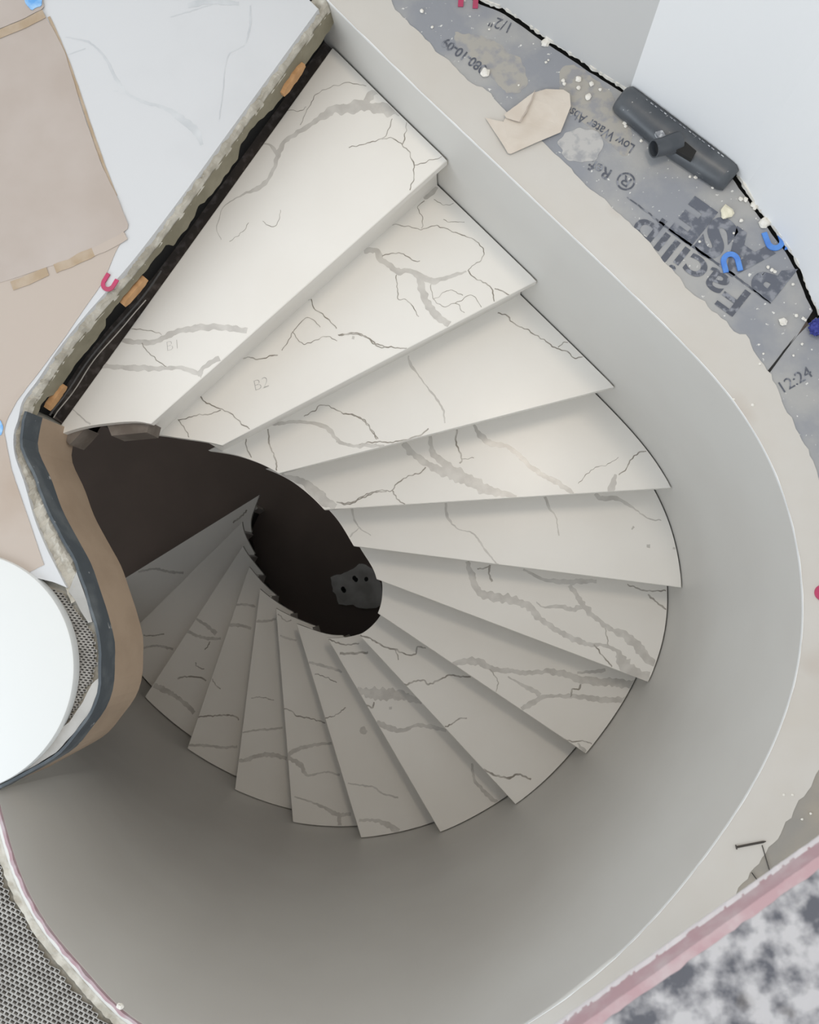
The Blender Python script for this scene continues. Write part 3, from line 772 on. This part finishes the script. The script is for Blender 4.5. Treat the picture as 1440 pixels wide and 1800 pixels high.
b(13, zA, (590,590,10),(650,590,12),(690,600,10)); b(13, zA, (550,690,16),(610,690,16),(670,705,12)); h(13, zA, 5, (480,950),(500,985),(520,1000)); h(13, zA, 7, (410,1135),(500,1130),(580,1130),(610,1150)); b(13, zA, (350,1275,12),(440,1275,12),(530,1285,12),(602,1280,10))
b(14, zA, (395,655,10),(450,690,16),(500,730,20)); b(14, zA, (355,718,14),(420,745,14),(480,755,14),(522,755,12)); h(14, zA, 5, (470,770),(445,810)); h(14, zA, 7, (310,950),(350,940),(420,945),(450,960)); h(14, zA, 5, (400,870),(405,890),(440,905)); b(14, zA, (195,983,25),(250,1005,30),(300,1035,18),(350,1075,20),(392,1117,20))
b(5, (0, 0, 1.0), (1137,960,4),(1143,960,5)); b(5, (0, 0, 1.0), (1183,963,4),(1188,964,4)); b(5, (0, 0, 1.0), (1110,930,2),(1115,926,4)); h(15, zA, 6, (145,740),(200,740),(245,730)); b(15, zA, (145,800,10),(210,790,10),(290,805,12))
b(16, zA, (120,430,10),(200,415,10),(270,430,12),(340,435,10)); h(16, zA, 8, (580,190),(620,160),(650,130))

eidx = {}
for k in range(1, 17):
    z = zt(k)
    ic = nearest(EDGE, C_[k])
    eidx[k] = ic
    ii = nearest(INNC, I_[k])
    front = (INNC[ii], EDGE[ic])
    if k == 1:
        back_o = np.array(P2(585, 80, z)); back_i = np.array(P2(88, 773, z))
        i0 = nearest(EDGE, back_o)
        inner_edge = spline(PL([(88,773),(112,761),(150,750),(200,743),(240,741)], z) + [tuple(INNC[ii])], 0.01)
        poly = [tuple(p) for p in EDGE[i0:ic + 1]] + [tuple(p) for p in inner_edge[::-1]]
    else:
        pf = prev_front
        d = pf[1] - pf[0]; n = np.array((-d[1], d[0])) / np.linalg.norm(d)
        if np.dot(n, C_[k] - pf[1]) > 0: n = -n                       # away from the descending side
        sb = OV + 0.022
        io = cross_line(EDGE, pf[0] + n * sb, pf[1] + n * sb, max(0, eidx[k - 1] - 14), eidx[k - 1] + 1)
        if k in B_ and k > 2: i0 = nearest(INNC, B_[k])
        else: i0 = cross_line(INNC, pf[0] + n * sb, pf[1] + n * sb, max(0, prev_ii - 40), prev_ii + 1)
        poly = [tuple(p) for p in EDGE[io:ic + 1]] + [tuple(p) for p in INNC[i0:ii + 1][::-1]]
    poly = clean(poly)
    bm = bmesh.new()
    prism_bm(bm, poly, z, z - TH, 0.0016)
    for f in bm.faces: f.tag = False
    bmesh.ops.recalc_face_normals(bm, faces=bm.faces)
    # veins on the top face
    cxy = np.mean(np.array(poly), axis=0)
    shr = [tuple(np.array(p) + (cxy - np.array(p)) / np.linalg.norm(cxy - np.array(p)) * 0.0018) for p in poly]
    for q, (kind, pts) in enumerate(VEINS.get(k, [])):
        px2m = (D - z) / F
        rp = [(*P2(a, c, z), w * px2m) for a, c, w in pts]
        ribbon(bm, rp, z + 0.0002 + q * 1.5e-5, shr, 1 if kind == 'b' else 2, wob=0.0022 if kind == 'h' else 0.0012, wj=0.42, step=0.004, seed=k * 10 + q)
    tr = stair_part('tread', bm, [QUARTZ, VEIN, HAIR])
    # riser under the nosing
    d = front[1] - front[0]; n = np.array((-d[1], d[0])) / np.linalg.norm(d)
    fdir = -n if k < 16 and np.dot(n, np.array(C_[min(k + 1, 16)]) - front[1]) > 0 else n
    if k == 16 and np.dot(n, front[1] - np.array(C_[15])) > 0: fdir = -n
    u = d / np.linalg.norm(d)
    ra, rb = front[0] + fdir * OV + u * 0.012, front[1] + fdir * OV - u * 0.004
    ioo = cross_line(EDGE, front[0] + fdir * OV, front[1] + fdir * OV, max(0, ic - 14), ic + 1)
    rb = EDGE[ioo]
    iin = cross_line(INNC, front[0] + fdir * OV, front[1] + fdir * OV, max(0, ii - 45), ii + 1)
    ra = INNC[iin] + u * 0.006
    bm = bmesh.new()
    prism_bm(bm, [tuple(ra), tuple(rb), tuple(rb + fdir * 0.02), tuple(ra + fdir * 0.02)], z - TH, z - H, 0)
    stair_part('riser', bm, [QUARTZ])
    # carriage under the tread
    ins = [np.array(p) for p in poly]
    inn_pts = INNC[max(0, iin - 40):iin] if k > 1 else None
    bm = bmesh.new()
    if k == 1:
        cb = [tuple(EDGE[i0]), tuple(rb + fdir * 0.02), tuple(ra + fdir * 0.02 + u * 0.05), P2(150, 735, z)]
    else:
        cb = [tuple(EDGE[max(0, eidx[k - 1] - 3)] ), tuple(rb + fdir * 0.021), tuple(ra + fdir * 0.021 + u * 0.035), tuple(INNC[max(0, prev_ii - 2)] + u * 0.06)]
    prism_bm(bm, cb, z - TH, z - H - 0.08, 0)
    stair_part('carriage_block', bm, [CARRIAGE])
    if k in (1, 2):
        s, px, an, szz = {1: ('B1', (292, 618), 12, 0.034), 2: ('B2', (447, 688), 18, 0.040)}[k]
        t = text_mesh('pencil_mark', s, szz, (*P2(*px, z), z + 0.0006 - FZ), math.radians(an), PENCIL, tr, 0.1, -0.0012)
    prev_front, prev_ii = front, ii
# timber blocks under the inner edge of the top tread and the dusty ledge behind it
for pts in ([(186,741),(263,741),(258,760),(196,766)], [(108,764),(150,752),(132,772),(122,782)]):
    bm = bmesh.new()
    prism_bm(bm, PL(pts, zt(1) - TH), zt(1) - TH, zt(1) - TH - 0.075, 0)
    stair_part('support_block', bm, [WOODBLOCK])
rec = np.array(P2(605, -18)); rec2 = np.array(P2(50, 735))
ldg = prism('recess_ledge', [P2(600,60,zt(1)), P2(95,765,zt(1)), tuple(np.array(P2(60,735)) ), tuple(np.array(P2(50,720)) + np.array((-0.08, 0.06))), tuple(rec + np.array((-0.06, 0.05)))], zt(1) - 0.022, zt(1) - 0.10, DUSTYDARK, slab)

# ------------------------------------------------------------------ things on the landing
def sheet(name, pts, z, m_, label, cat, th=0.0008, amp=0.0008):
    o = prism(name, jag(PL(pts) + [P2(*pts[0])], amp, 0.012, len(pts)), z + th, z, m_)
    return tag(o, label, cat)
shA = sheet('paper_sheet', [(-420,560),(0,498),(40,485),(120,458),(200,424),(228,400),(207,347),(180,293),(143,187),(115,93),(92,48),(80,30),(40,48),(0,64),(-420,190)],
            0.0016, KRAFT, 'large pinkish beige protective paper sheet lying on the white marble', 'paper')
shB = sheet('paper_sheet', [(-420,500),(0,475),(215,405),(222,412),(205,440),(182,495),(137,560),(95,620),(30,705),(13,737),(7,757),(20,823),(47,903),(78,993),(43,1010),(-420,1012)],
            0.0006, KRAFTDARK, 'brown paper sheet reaching to the rounded corner of the landing', 'paper')
shC = sheet('paper_sheet', [(-420,-60),(72,-60),(76,0),(79,16),(40,36),(0,52),(-420,180)], 0.0026, KRAFT, 'small corner of beige paper with blue tape on it', 'paper')
def strip(parent, px, w, z, m_, nm='tape_strip', amp=0.001):
    p = resample(PL(px), step=0.012); n = normals2(p)
    a = [tuple(q + r * (w / 2 + amp * noise.noise((q[0] * 40, q[1] * 40, 1)))) for q, r in zip(p, n)]
    c = [tuple(q - r * (w / 2 + amp * noise.noise((q[0] * 40, q[1] * 40, 5)))) for q, r in zip(p, n)]
    return prism(nm, a + c[::-1], z + 0.0004, z, m_, parent)
strip(shA, [(22,504),(60,488),(85,478)], 0.021, 0.0025, TAPE, amp=0.004)
strip(shA, [(98,474),(130,460),(165,444)], 0.021, 0.0025, TAPE, amp=0.003)
strip(shA, [(165,444),(200,428),(222,415)], 0.019, 0.0025, KRAFTDARK, amp=0.002)
strip(shC, [(-400,190),(0,62),(40,46),(79,26)], 0.021, 0.0036, TAPE)
strip(shA, [(86,30),(100,60),(120,108),(148,190),(172,262),(190,310),(204,345)], 0.0065, 0.0008, TAPE, amp=0.001)
bt = prism('blue_tape', jag(PL([(44,-12),(46,8),(58,21),(64,16),(75,13),(77,-10),(44,-12)]), 0.001, 0.006, 3), 0.0052, 0.0041, BLUETAPE)
tag(bt, 'crumpled piece of light blue tape on the paper corner', 'tape')
bt2 = prism('blue_tape', jag(PL([(-14,735),(2,738),(7,752),(3,766),(-14,770),(-14,735)]), 0.0008, 0.006, 3), 0.0028, 0.0016, BLUETAPE)
tag(bt2, 'small blue tape end on the brown paper by the rounded corner', 'tape')

# white round stone disc on the lath
dz = 0.012
zc = np.array(P2(-74, 1180, dz))
rd_ = abs(P2(130, 1180, dz)[0] - zc[0])
bm = bmesh.new()
lathe_bm(bm, [(rd_ * 0.985, -0.0175), (rd_ * 0.998, -0.014), (rd_, 0.006), (rd_ * 0.994, 0.011), (rd_ * 0.985, 0.012)], 120)
o = obj_bm('round_stone_top', bm, DRUM, None, 35)
o.location = (zc[0], zc[1], 0.0)
tag(o, 'flat white round stone top lying on the lath at the rounded landing tip', 'stone top')

# cable along the slab edge
cab = []
for i in range(nearest(et, P2(255, 445)), nearest(et, P2(50, 722)), 3):
    t = (i - nearest(et, P2(255, 445))) / max(1, nearest(et, P2(50, 722)) - nearest(et, P2(255, 445)))
    q = et[i] + en[i] * (0.011 + 0.002 * math.sin(t * 9))
    cab.append((q[0], q[1], -0.082 - 0.012 * math.sin(t * math.pi)))
bm = bmesh.new()
tube_bm(bm, [tuple(q) for q in spline(cab, 0.012)], 0.0026, 8)
tag(obj_bm('cable', bm, CABLE, None, 60), 'thin dark cable hanging along the slab edge above the top tread', 'cable')
bm = bmesh.new()
tube_bm(bm, [(x + 0.005, y - 0.004, z - 0.009 + 0.002 * math.sin(k * 0.8)) for k, (x, y, z) in enumerate(cab[4:])], 0.0014, 6)
tag(obj_bm('wire', bm, CABLELIGHT, None, 60), 'pale thin wire beside the dark cable on the slab edge', 'wire')

# wooden shims driven into the slab edge
def shim_block(px0, px1, z, w, label, seed):
    ia, ic_ = nearest(et, P2(*px0, z)), nearest(et, P2(*px1, z))
    a, c = et[ia] + en[ia] * 0.005, et[ic_] + en[ic_] * 0.005
    u = (c - a) / np.linalg.norm(c - a); n = np.array((-u[1], u[0]))
    L_ = np.linalg.norm(c - a)
    e = empty('wooden_shim', (a[0], a[1], z - w))
    tag(e, label, 'shim', 'wooden shims in the slab edge')
    bm = bmesh.new()
    N = 14
    ring = []
    for i in range(N + 1):
        t = i / N
        hw = (0.5 + 0.5 * min(1, 6 * t, 6 * (1 - t))) * w * (1 + 0.35 * noise.noise((t * 6, seed, 1)))
        q = u * L_ * t
        ring.append([bm.verts.new((q[0] + n[0] * s * 0.007, q[1] + n[1] * s * 0.007, w + zz * hw)) for s, zz in ((-1, -0.5), (1, -0.5), (1, 0.5), (-1, 0.5))])
    for r_, s_ in zip(ring, ring[1:]):
        for k in range(4): bm.faces.new((r_[k], s_[k], s_[(k + 1) % 4], r_[(k + 1) % 4]))
    bm.faces.new(ring[0]); bm.faces.new(ring[-1][::-1])
    obj_bm('wood', bm, WOOD, e)
shim_block((481,157),(521,103), -0.060, 0.020, 'light wooden shim in the slab edge near the wall corner', 1)
shim_block((207,530),(245,481), -0.060, 0.020, 'wooden shim in the slab edge beside the red horseshoe spacer', 2)
shim_block((78,715),(110,674), -0.075, 0.018, 'orange wooden shim in the slab edge by the rounded corner', 3)

# horseshoe spacers
def horseshoe(name, px, z, ang, size, m_, label, legs=1.0, th=0.0032):
    c = P2(*px, z)
    bm = bmesh.new()
    r, w = size * 0.36, size * 0.13
    pts = [(-r, -size * 0.55 * legs)] + [(r * math.cos(a), r * math.sin(a)) for a in np.linspace(math.pi, 0, 15)] + [(r, -size * 0.62 * legs)]
    p = resample(pts, n=26); n = normals2(p)
    ol = [tuple(q + k * w) for q, k in zip(p, n)] + [tuple(q - k * w) for q, k in zip(p, n)][::-1]
    ca, sa = math.cos(ang), math.sin(ang)
    ol = [(x * ca - y * sa, x * sa + y * ca) for x, y in ol]
    prism_bm(bm, ol, th, 0, 0.0007)
    e = obj_bm(name, bm, m_)
    e.location = (c[0], c[1], z)
    return tag(e, label, 'spacer')
horseshoe('horseshoe_spacer', (1284,459), 0.0, math.radians(12), 0.040, BLUE, 'blue plastic horseshoe spacer lying free on the bold print')
horseshoe('horseshoe_spacer', (1362,425), 0.0, math.radians(197), 0.040, BLUE, 'blue plastic horseshoe spacer touching the white wall base')
horseshoe('horseshoe_spacer', (191,500), 0.001, math.radians(150), 0.033, RED, 'red plastic horseshoe spacer on the paper edge beside the slab edge')
horseshoe('horseshoe_spacer', (824,-6), 0.0, math.radians(-4), 0.044, RED, 'red plastic horseshoe spacer on the board near the grey wall')
horseshoe('horseshoe_spacer', (1446,1042), 0.0, math.radians(70), 0.032, RED, 'red plastic horseshoe spacer on the plaster strip far from the nozzle')
bm = bmesh.new()
prism_bm(bm, jag([(0,0),(0.008,0.002),(0.010,0.009),(0.003,0.010),(0,0)], 0.0006, 0.003, 2), 0.003, 0, 0)
o = obj_bm('plastic_scrap', bm, BLUE); o.location = (*P2(1379, 440), 0.0)
tag(o, 'tiny blue plastic scrap by the white wall base', 'scrap')

# lint ball
bm = bmesh.new()
bmesh.ops.create_icosphere(bm, subdivisions=4, radius=0.017)
for v in bm.verts:
    d_ = v.co.normalized()
    v.co *= 1 + 0.30 * noise.noise(d_ * 5) + 0.22 * noise.noise(d_ * 13)
    v.co.z = max(v.co.z, -0.012)
o = obj_bm('lint_ball', bm, LINT, None, 0)
o.location = (*P2(1440, 575, 0.012), 0.012)
tag(o, 'dark blue ball of fuzzy lint at the edge of the board', 'lint')

# vacuum floor nozzle leaning along the wall base
A0 = np.array(P2(1093, 172)); A1 = np.array(P2(1287, 316))
ux = (A1 - A0) / np.linalg.norm(A1 - A0)
LN = np.linalg.norm(A1 - A0)
uy = np.array((-ux[1], ux[0]))
if np.dot(uy, np.array((1, 1))) < 0: uy = -uy                 # towards the wall
noz = empty('vacuum_nozzle', (*( (A0 + A1) / 2 - uy * 0.008), 0.0))
noz.rotation_euler = (0, 0, math.atan2(ux[1], ux[0]))
tag(noz, 'dark grey vacuum floor nozzle lying against the white wall', 'nozzle')
bm = bmesh.new()
NS = 30
prof = [(-0.036, 0.002), (-0.038, 0.012), (-0.033, 0.024), (-0.020, 0.033), (-0.002, 0.037), (0.014, 0.036), (0.024, 0.030), (0.027, 0.018), (0.027, 0.002)]
rings = []
for i in range(NS + 1):
    t = i / NS * 2 - 1
    e = max(0.0, (abs(t) - 0.90) / 0.10)
    s = math.sqrt(max(0.0, 1 - e * e * 0.75))
    wid = 1.0 if t > -0.2 else 1.0
    taper = 1 - 0.22 * max(0, abs(t) - 0.15) / 0.85
    rings.append([bm.verts.new((t * LN / 2, (y * (taper if y < 0 else 1)) * (0.6 + 0.4 * s), zz * (0.5 + 0.5 * s))) for y, zz in prof])
for a, c in zip(rings, rings[1:]):
    for k in range(len(prof) - 1): bm.faces.new((a[k], a[k + 1], c[k + 1], c[k]))
    bm.faces.new((a[-1], a[0], c[0], c[-1]))
bm.faces.new(rings[0]); bm.faces.new(rings[-1][::-1])
obj_bm('body', bm, NOZZLE, noz, 50)
bm = bmesh.new()
prism_bm(bm, [(-LN / 2 + 0.004, 0.026), (LN / 2 + 0.002, 0.026), (LN / 2 + 0.006, 0.034), (LN / 2, 0.041), (-LN / 2 + 0.002, 0.041), (-LN / 2 - 0.002, 0.034)], 0.030, 0.001, 0.002)
obj_bm('rubber_edge', bm, RUBBER, noz)
bm = bmesh.new()
cx_ = 0.012
for t0, t1 in ((0, 1),):
    q0, q1 = Vector((cx_, -0.012, 0.026)), Vector((cx_ - 0.028, -0.062, 0.040))
    tube_bm(bm, [q0, q0.lerp(q1, 0.3), q0.lerp(q1, 0.6), q1], [0.021, 0.020, 0.018, 0.018], 24, cap=False)
    tube_bm(bm, [q1, q1.lerp(q0, 0.01), q0.lerp(q1, 0.75)], [0.018, 0.0155, 0.015], 24, cap=False)
neck = obj_bm('neck', bm, NOZZLE, noz, 50)
bm = bmesh.new()
dd = (q1 - q0).normalized()
tube_bm(bm, [q0.lerp(q1, 0.76), q0.lerp(q1, 0.78)], 0.0152, 24)
obj_bm('neck_opening', bm, RUBBER, neck)
bm = bmesh.new()
prism_bm(bm, [(0.020, -0.034), (0.058, -0.030), (0.054, -0.010), (0.024, -0.008)], 0.0375, 0.026, 0.001)
obj_bm('vent_slot', bm, DARK, noz)
bm = bmesh.new()
prism_bm(bm, jag([(-0.036,-0.028),(-0.016,-0.036),(-0.012,-0.022),(-0.028,-0.016),(-0.036,-0.028)], 0.002, 0.004, 3), 0.0345, 0.022, 0)
obj_bm('worn_label', bm, LABELW, noz)
bm = bmesh.new()
for i in range(17):
    x = -LN * 0.33 + i * LN * 0.042 + 0.002 * math.sin(i * 3)
    l_ = 0.004 + 0.003 * abs(math.sin(i * 1.7))
    prism_bm(bm, [(x, 0.0135), (x + l_, 0.0132), (x + l_, 0.0145), (x, 0.0148)], 0.0372, 0.034, 0)
obj_bm('white_scuffs', bm, LABELW, noz)

# folded paper scrap
def sheet3(name, outline, zfun, m_, label, cat):
    bm = bmesh.new()
    pts = clean(outline)
    vs = [bm.verts.new((x, y, 0)) for x, y in pts]
    bm.faces.new(vs)
    bmesh.ops.triangulate(bm, faces=bm.faces[:])
    bmesh.ops.subdivide_edges(bm, edges=bm.edges[:], cuts=3, use_grid_fill=True)
    for v in bm.verts: v.co.z = zfun(v.co.x, v.co.y)
    o = obj_bm(name, bm, m_)
    s_ = o.modifiers.new('thickness', 'SOLIDIFY'); s_.thickness = 0.0006; s_.offset = 1
    return tag(o, label, cat)
sc1 = PL([(853,209),(885,216),(890,205),(940,165),(960,159),(990,160),(1001,168),(1003,190),(985,235),(898,273),(893,272),(872,238)])
scr = sheet3('paper_scrap', sc1, lambda x, y: 0.002 + 0.0035 * (1 + noise.noise((x * 22, y * 22, 5))), SCRAP, 'torn folded cream paper scrap on the plaster and board', 'paper')
fold = prism('folded_flap', jag(PL([(886,206),(915,184),(940,165),(934,178),(925,200),(915,219),(903,216),(890,212),(886,206)]), 0.001, 0.005, 3), 0.0105, 0.0088, SCRAP, scr)
bm = bmesh.new()
ribbon(bm, [(*P2(940,164), 0.001), (*P2(932,185), 0.003), (*P2(922,205), 0.003), (*P2(912,220), 0.001)], 0.0115, mi=0)
obj_bm('crease', bm, KRAFTDARK, scr)

# chips of plaster
def chip(px, size, label, z=0.0, m_=CHIP, name='plaster_chip', group='plaster chips on the ledge', flat=0.5, seed=1, cat='debris'):
    bm = bmesh.new()
    bmesh.ops.create_icosphere(bm, subdivisions=2, radius=size / 2)
    for v in bm.verts:
        d_ = v.co.normalized()
        v.co *= 1 + 0.45 * noise.noise(d_ * 1.7 + Vector((seed * 3.1, 0, 0))) + 0.2 * noise.noise(d_ * 4 + Vector((seed, 2, 0)))
        v.co.z = max(v.co.z * flat, -size * 0.12)
    o = obj_bm(name, bm, m_)
    lo = min(v.co.z for v in o.data.vertices)
    o.location = (*P2(*px, z), z - lo)
    o.rotation_euler = (0, 0, seed * 1.3)
    tag(o, label, cat, group)
    return o
chip((1277,374), 0.027, 'largest cream plaster chip lying on the bold print', m_=CHIPY, flat=0.35, seed=3)
chip((1344,393), 0.022, 'blocky white plaster chip beside the blue spacer at the wall', flat=0.5, seed=5)
chip((853,129), 0.020, 'flat white plaster flake next to the printed number', flat=0.25, seed=6)
chip((959,76), 0.018, 'white plaster chip below the torn edge of the grey wall', flat=0.5, seed=8)
chip((1376,566), 0.015, 'small oval white chip near the open board joint', flat=0.4, seed=9)
small = [(1017,140,11),(1040,148,9),(1034,171,12),(990,142,7),(1017,155,8),(992,148,7),(1055,158,6),(1127,248,6),(1098,217,8),(1100,222,6),(1302,350,8),(1311,351,9),(1325,360,12),(1327,366,8),
         (1230,425,5),(1303,388,7),(1357,475,7),(1362,478,6),(1223,312,7),(1213,311,5),(760,48,5),(742,20,8),(860,52,4),(960,110,5),(964,106,4),(912,150,4),(1253,330,5),(1350,470,6),(1394,500,5),(1400,555,6),(1412,560,6),(1416,563,5),
         (1290,410,4),(1336,640,5),(1342,622,4),(1395,625,4),(1410,605,5)]
for i, (a, c, s) in enumerate(small):
    chip((a, c), s * 0.00116, 'tiny white plaster crumb scattered on the printed board', flat=0.6, seed=i + 20, name='plaster_crumb', group='white crumbs on the printed board')
for i, (a, c, s) in enumerate([(1393,1397,4),(1425,1430,4),(1378,1397,4),(1410,1440,4),(1429,1490,5),(1347,1556,4),(1322,1569,4),(1323,712,6),(1290,702,4)]):
    chip((a, c), s * 0.00116, 'tiny pale crumb on the plaster strip away from the print', flat=0.6, seed=i + 80, name='plaster_crumb', group='pale crumbs on the plaster strip')
chip((212,1768), 0.013, 'white crumb on the mortar rim with the pink edge', 0.004, flat=0.7, seed=70, group='crumbs on the rim')
# nails and wire ends on the plaster strip
def nail(p0, p1, r, label, cat='nail', head=True, name='nail'):
    a, c = Vector(P(*p0, r)), Vector(P(*p1, r))
    e = empty(name, a - Vector((0, 0, r)))
    tag(e, label, cat)
    off = e.location.copy()
    bm = bmesh.new()
    tube_bm(bm, [a - off, a.lerp(c, 0.9) - off, c - off], [r, r, r * 0.3], 8)
    obj_bm('shank', bm, STEEL, e, 50)
    if head:
        bm = bmesh.new()
        u_ = (c - a).normalized()
        tube_bm(bm, [a - u_ * 0.0012 - off, a - off], r * 2.1, 12)
        obj_bm('head', bm, STEEL, e)
nail((1295,1489), (1347,1479), 0.0021, 'dark steel nail lying on the plaster strip')
nail((1340,1486), (1362,1560), 0.0009, 'longer thin wire end beside the steel nail', 'wire', False, 'wire')
nail((1322,1534), (1348,1569), 0.0009, 'shorter thin wire end beyond the steel nail', 'wire', False, 'wire')
sc2 = sheet3('paper_scrap', PL([(1133,1699),(1175,1694),(1205,1690),(1180,1708),(1160,1712),(1150,1704)]), lambda x, y: 0.002 + 0.002 * (1 + noise.noise((x * 40, y * 40, 5))), WHITEPAPER, 'small white torn paper on the plaster strip under the pink board', 'paper')

# drywall board with a torn pink edge laid across an added, unseen guard wall, close to the camera
bz = 0.85
e0, e1_ = np.array(P2(1000, 1818, bz)), np.array(P2(1500, 1462, bz))
ed = (e1_ - e0) / np.linalg.norm(e1_ - e0)
on = np.array((-ed[1], ed[0]))
if np.dot(on, np.array((1, -1))) < 0: on = -on
e0 = e0 - ed * 0.10; e1_ = e1_ + ed * 0.12
brd = empty('drywall_board', (*((e0 + e1_) / 2), bz - 0.03))
tag(brd, 'blurred dusty drywall board with a torn pink paper edge above the ledge', 'board')
off = np.array(brd.location)
oe = jag([tuple(e0), tuple(e1_)], 0.0006, 0.004, 5)
th = 0.031
def loc2(p): return (p[0] - off[0], p[1] - off[1])
DEPTH = 0.86
bm = bmesh.new()
prism_bm(bm, [loc2(np.array(p) + on * 0.004) for p in oe] + [loc2(e1_ + on * DEPTH), loc2(e0 + on * DEPTH)], 0.03, 0.03 - th, 0)
obj_bm('core', bm, MOTTLE, brd)
bm = bmesh.new()
R = []
oo = resample(oe, step=0.003)
for p in oo:
    w = 0.0050 + 0.0018 * noise.noise((p[0] * 70, p[1] * 70, 1))
    R.append([bm.verts.new((*loc2(p + on * (0.004 + w)), 0.0308)), bm.verts.new((*loc2(p), 0.030)), bm.verts.new((*loc2(p - on * 0.001), 0.03 - th * 0.75)), bm.verts.new((*loc2(p + on * 0.003), 0.03 - th * 1.02))])
for a, c in zip(R, R[1:]):
    for k in range(3): bm.faces.new((a[k], c[k], c[k + 1], a[k + 1]))
obj_bm('pink_paper_edge', bm, PINK, brd)
bm = bmesh.new()
R = []
for p in oo:
    l_ = 0.0002 + 0.0016 * max(0, noise.noise((p[0] * 60, p[1] * 60, 2))) + 0.0016 * abs(noise.noise((p[0] * 260, p[1] * 260, 4)))
    a = p - on * 0.0008
    R.append([bm.verts.new((*loc2(a), 0.03 - th * 0.62)), bm.verts.new((*loc2(a - on * l_), 0.03 - th * 0.85)), bm.verts.new((*loc2(a), 0.03 - th * 0.98))])
for a, c in zip(R, R[1:]):
    for k in range(2): bm.faces.new((a[k], c[k], c[k + 1], a[k + 1]))
obj_bm('torn_fibres', bm, WHITEPAPER, brd)
gw = [tuple(e0 + on * 0.74), tuple(e1_ + on * 0.74), tuple(e1_ + on * 0.86), tuple(e0 + on * 0.86)]
gwall = prism('wall_guard_added', gw, bz - th, -0.002, WHITEWALL)
tag(gwall, 'added low guard wall outside the picture that carries the board', kind='structure')
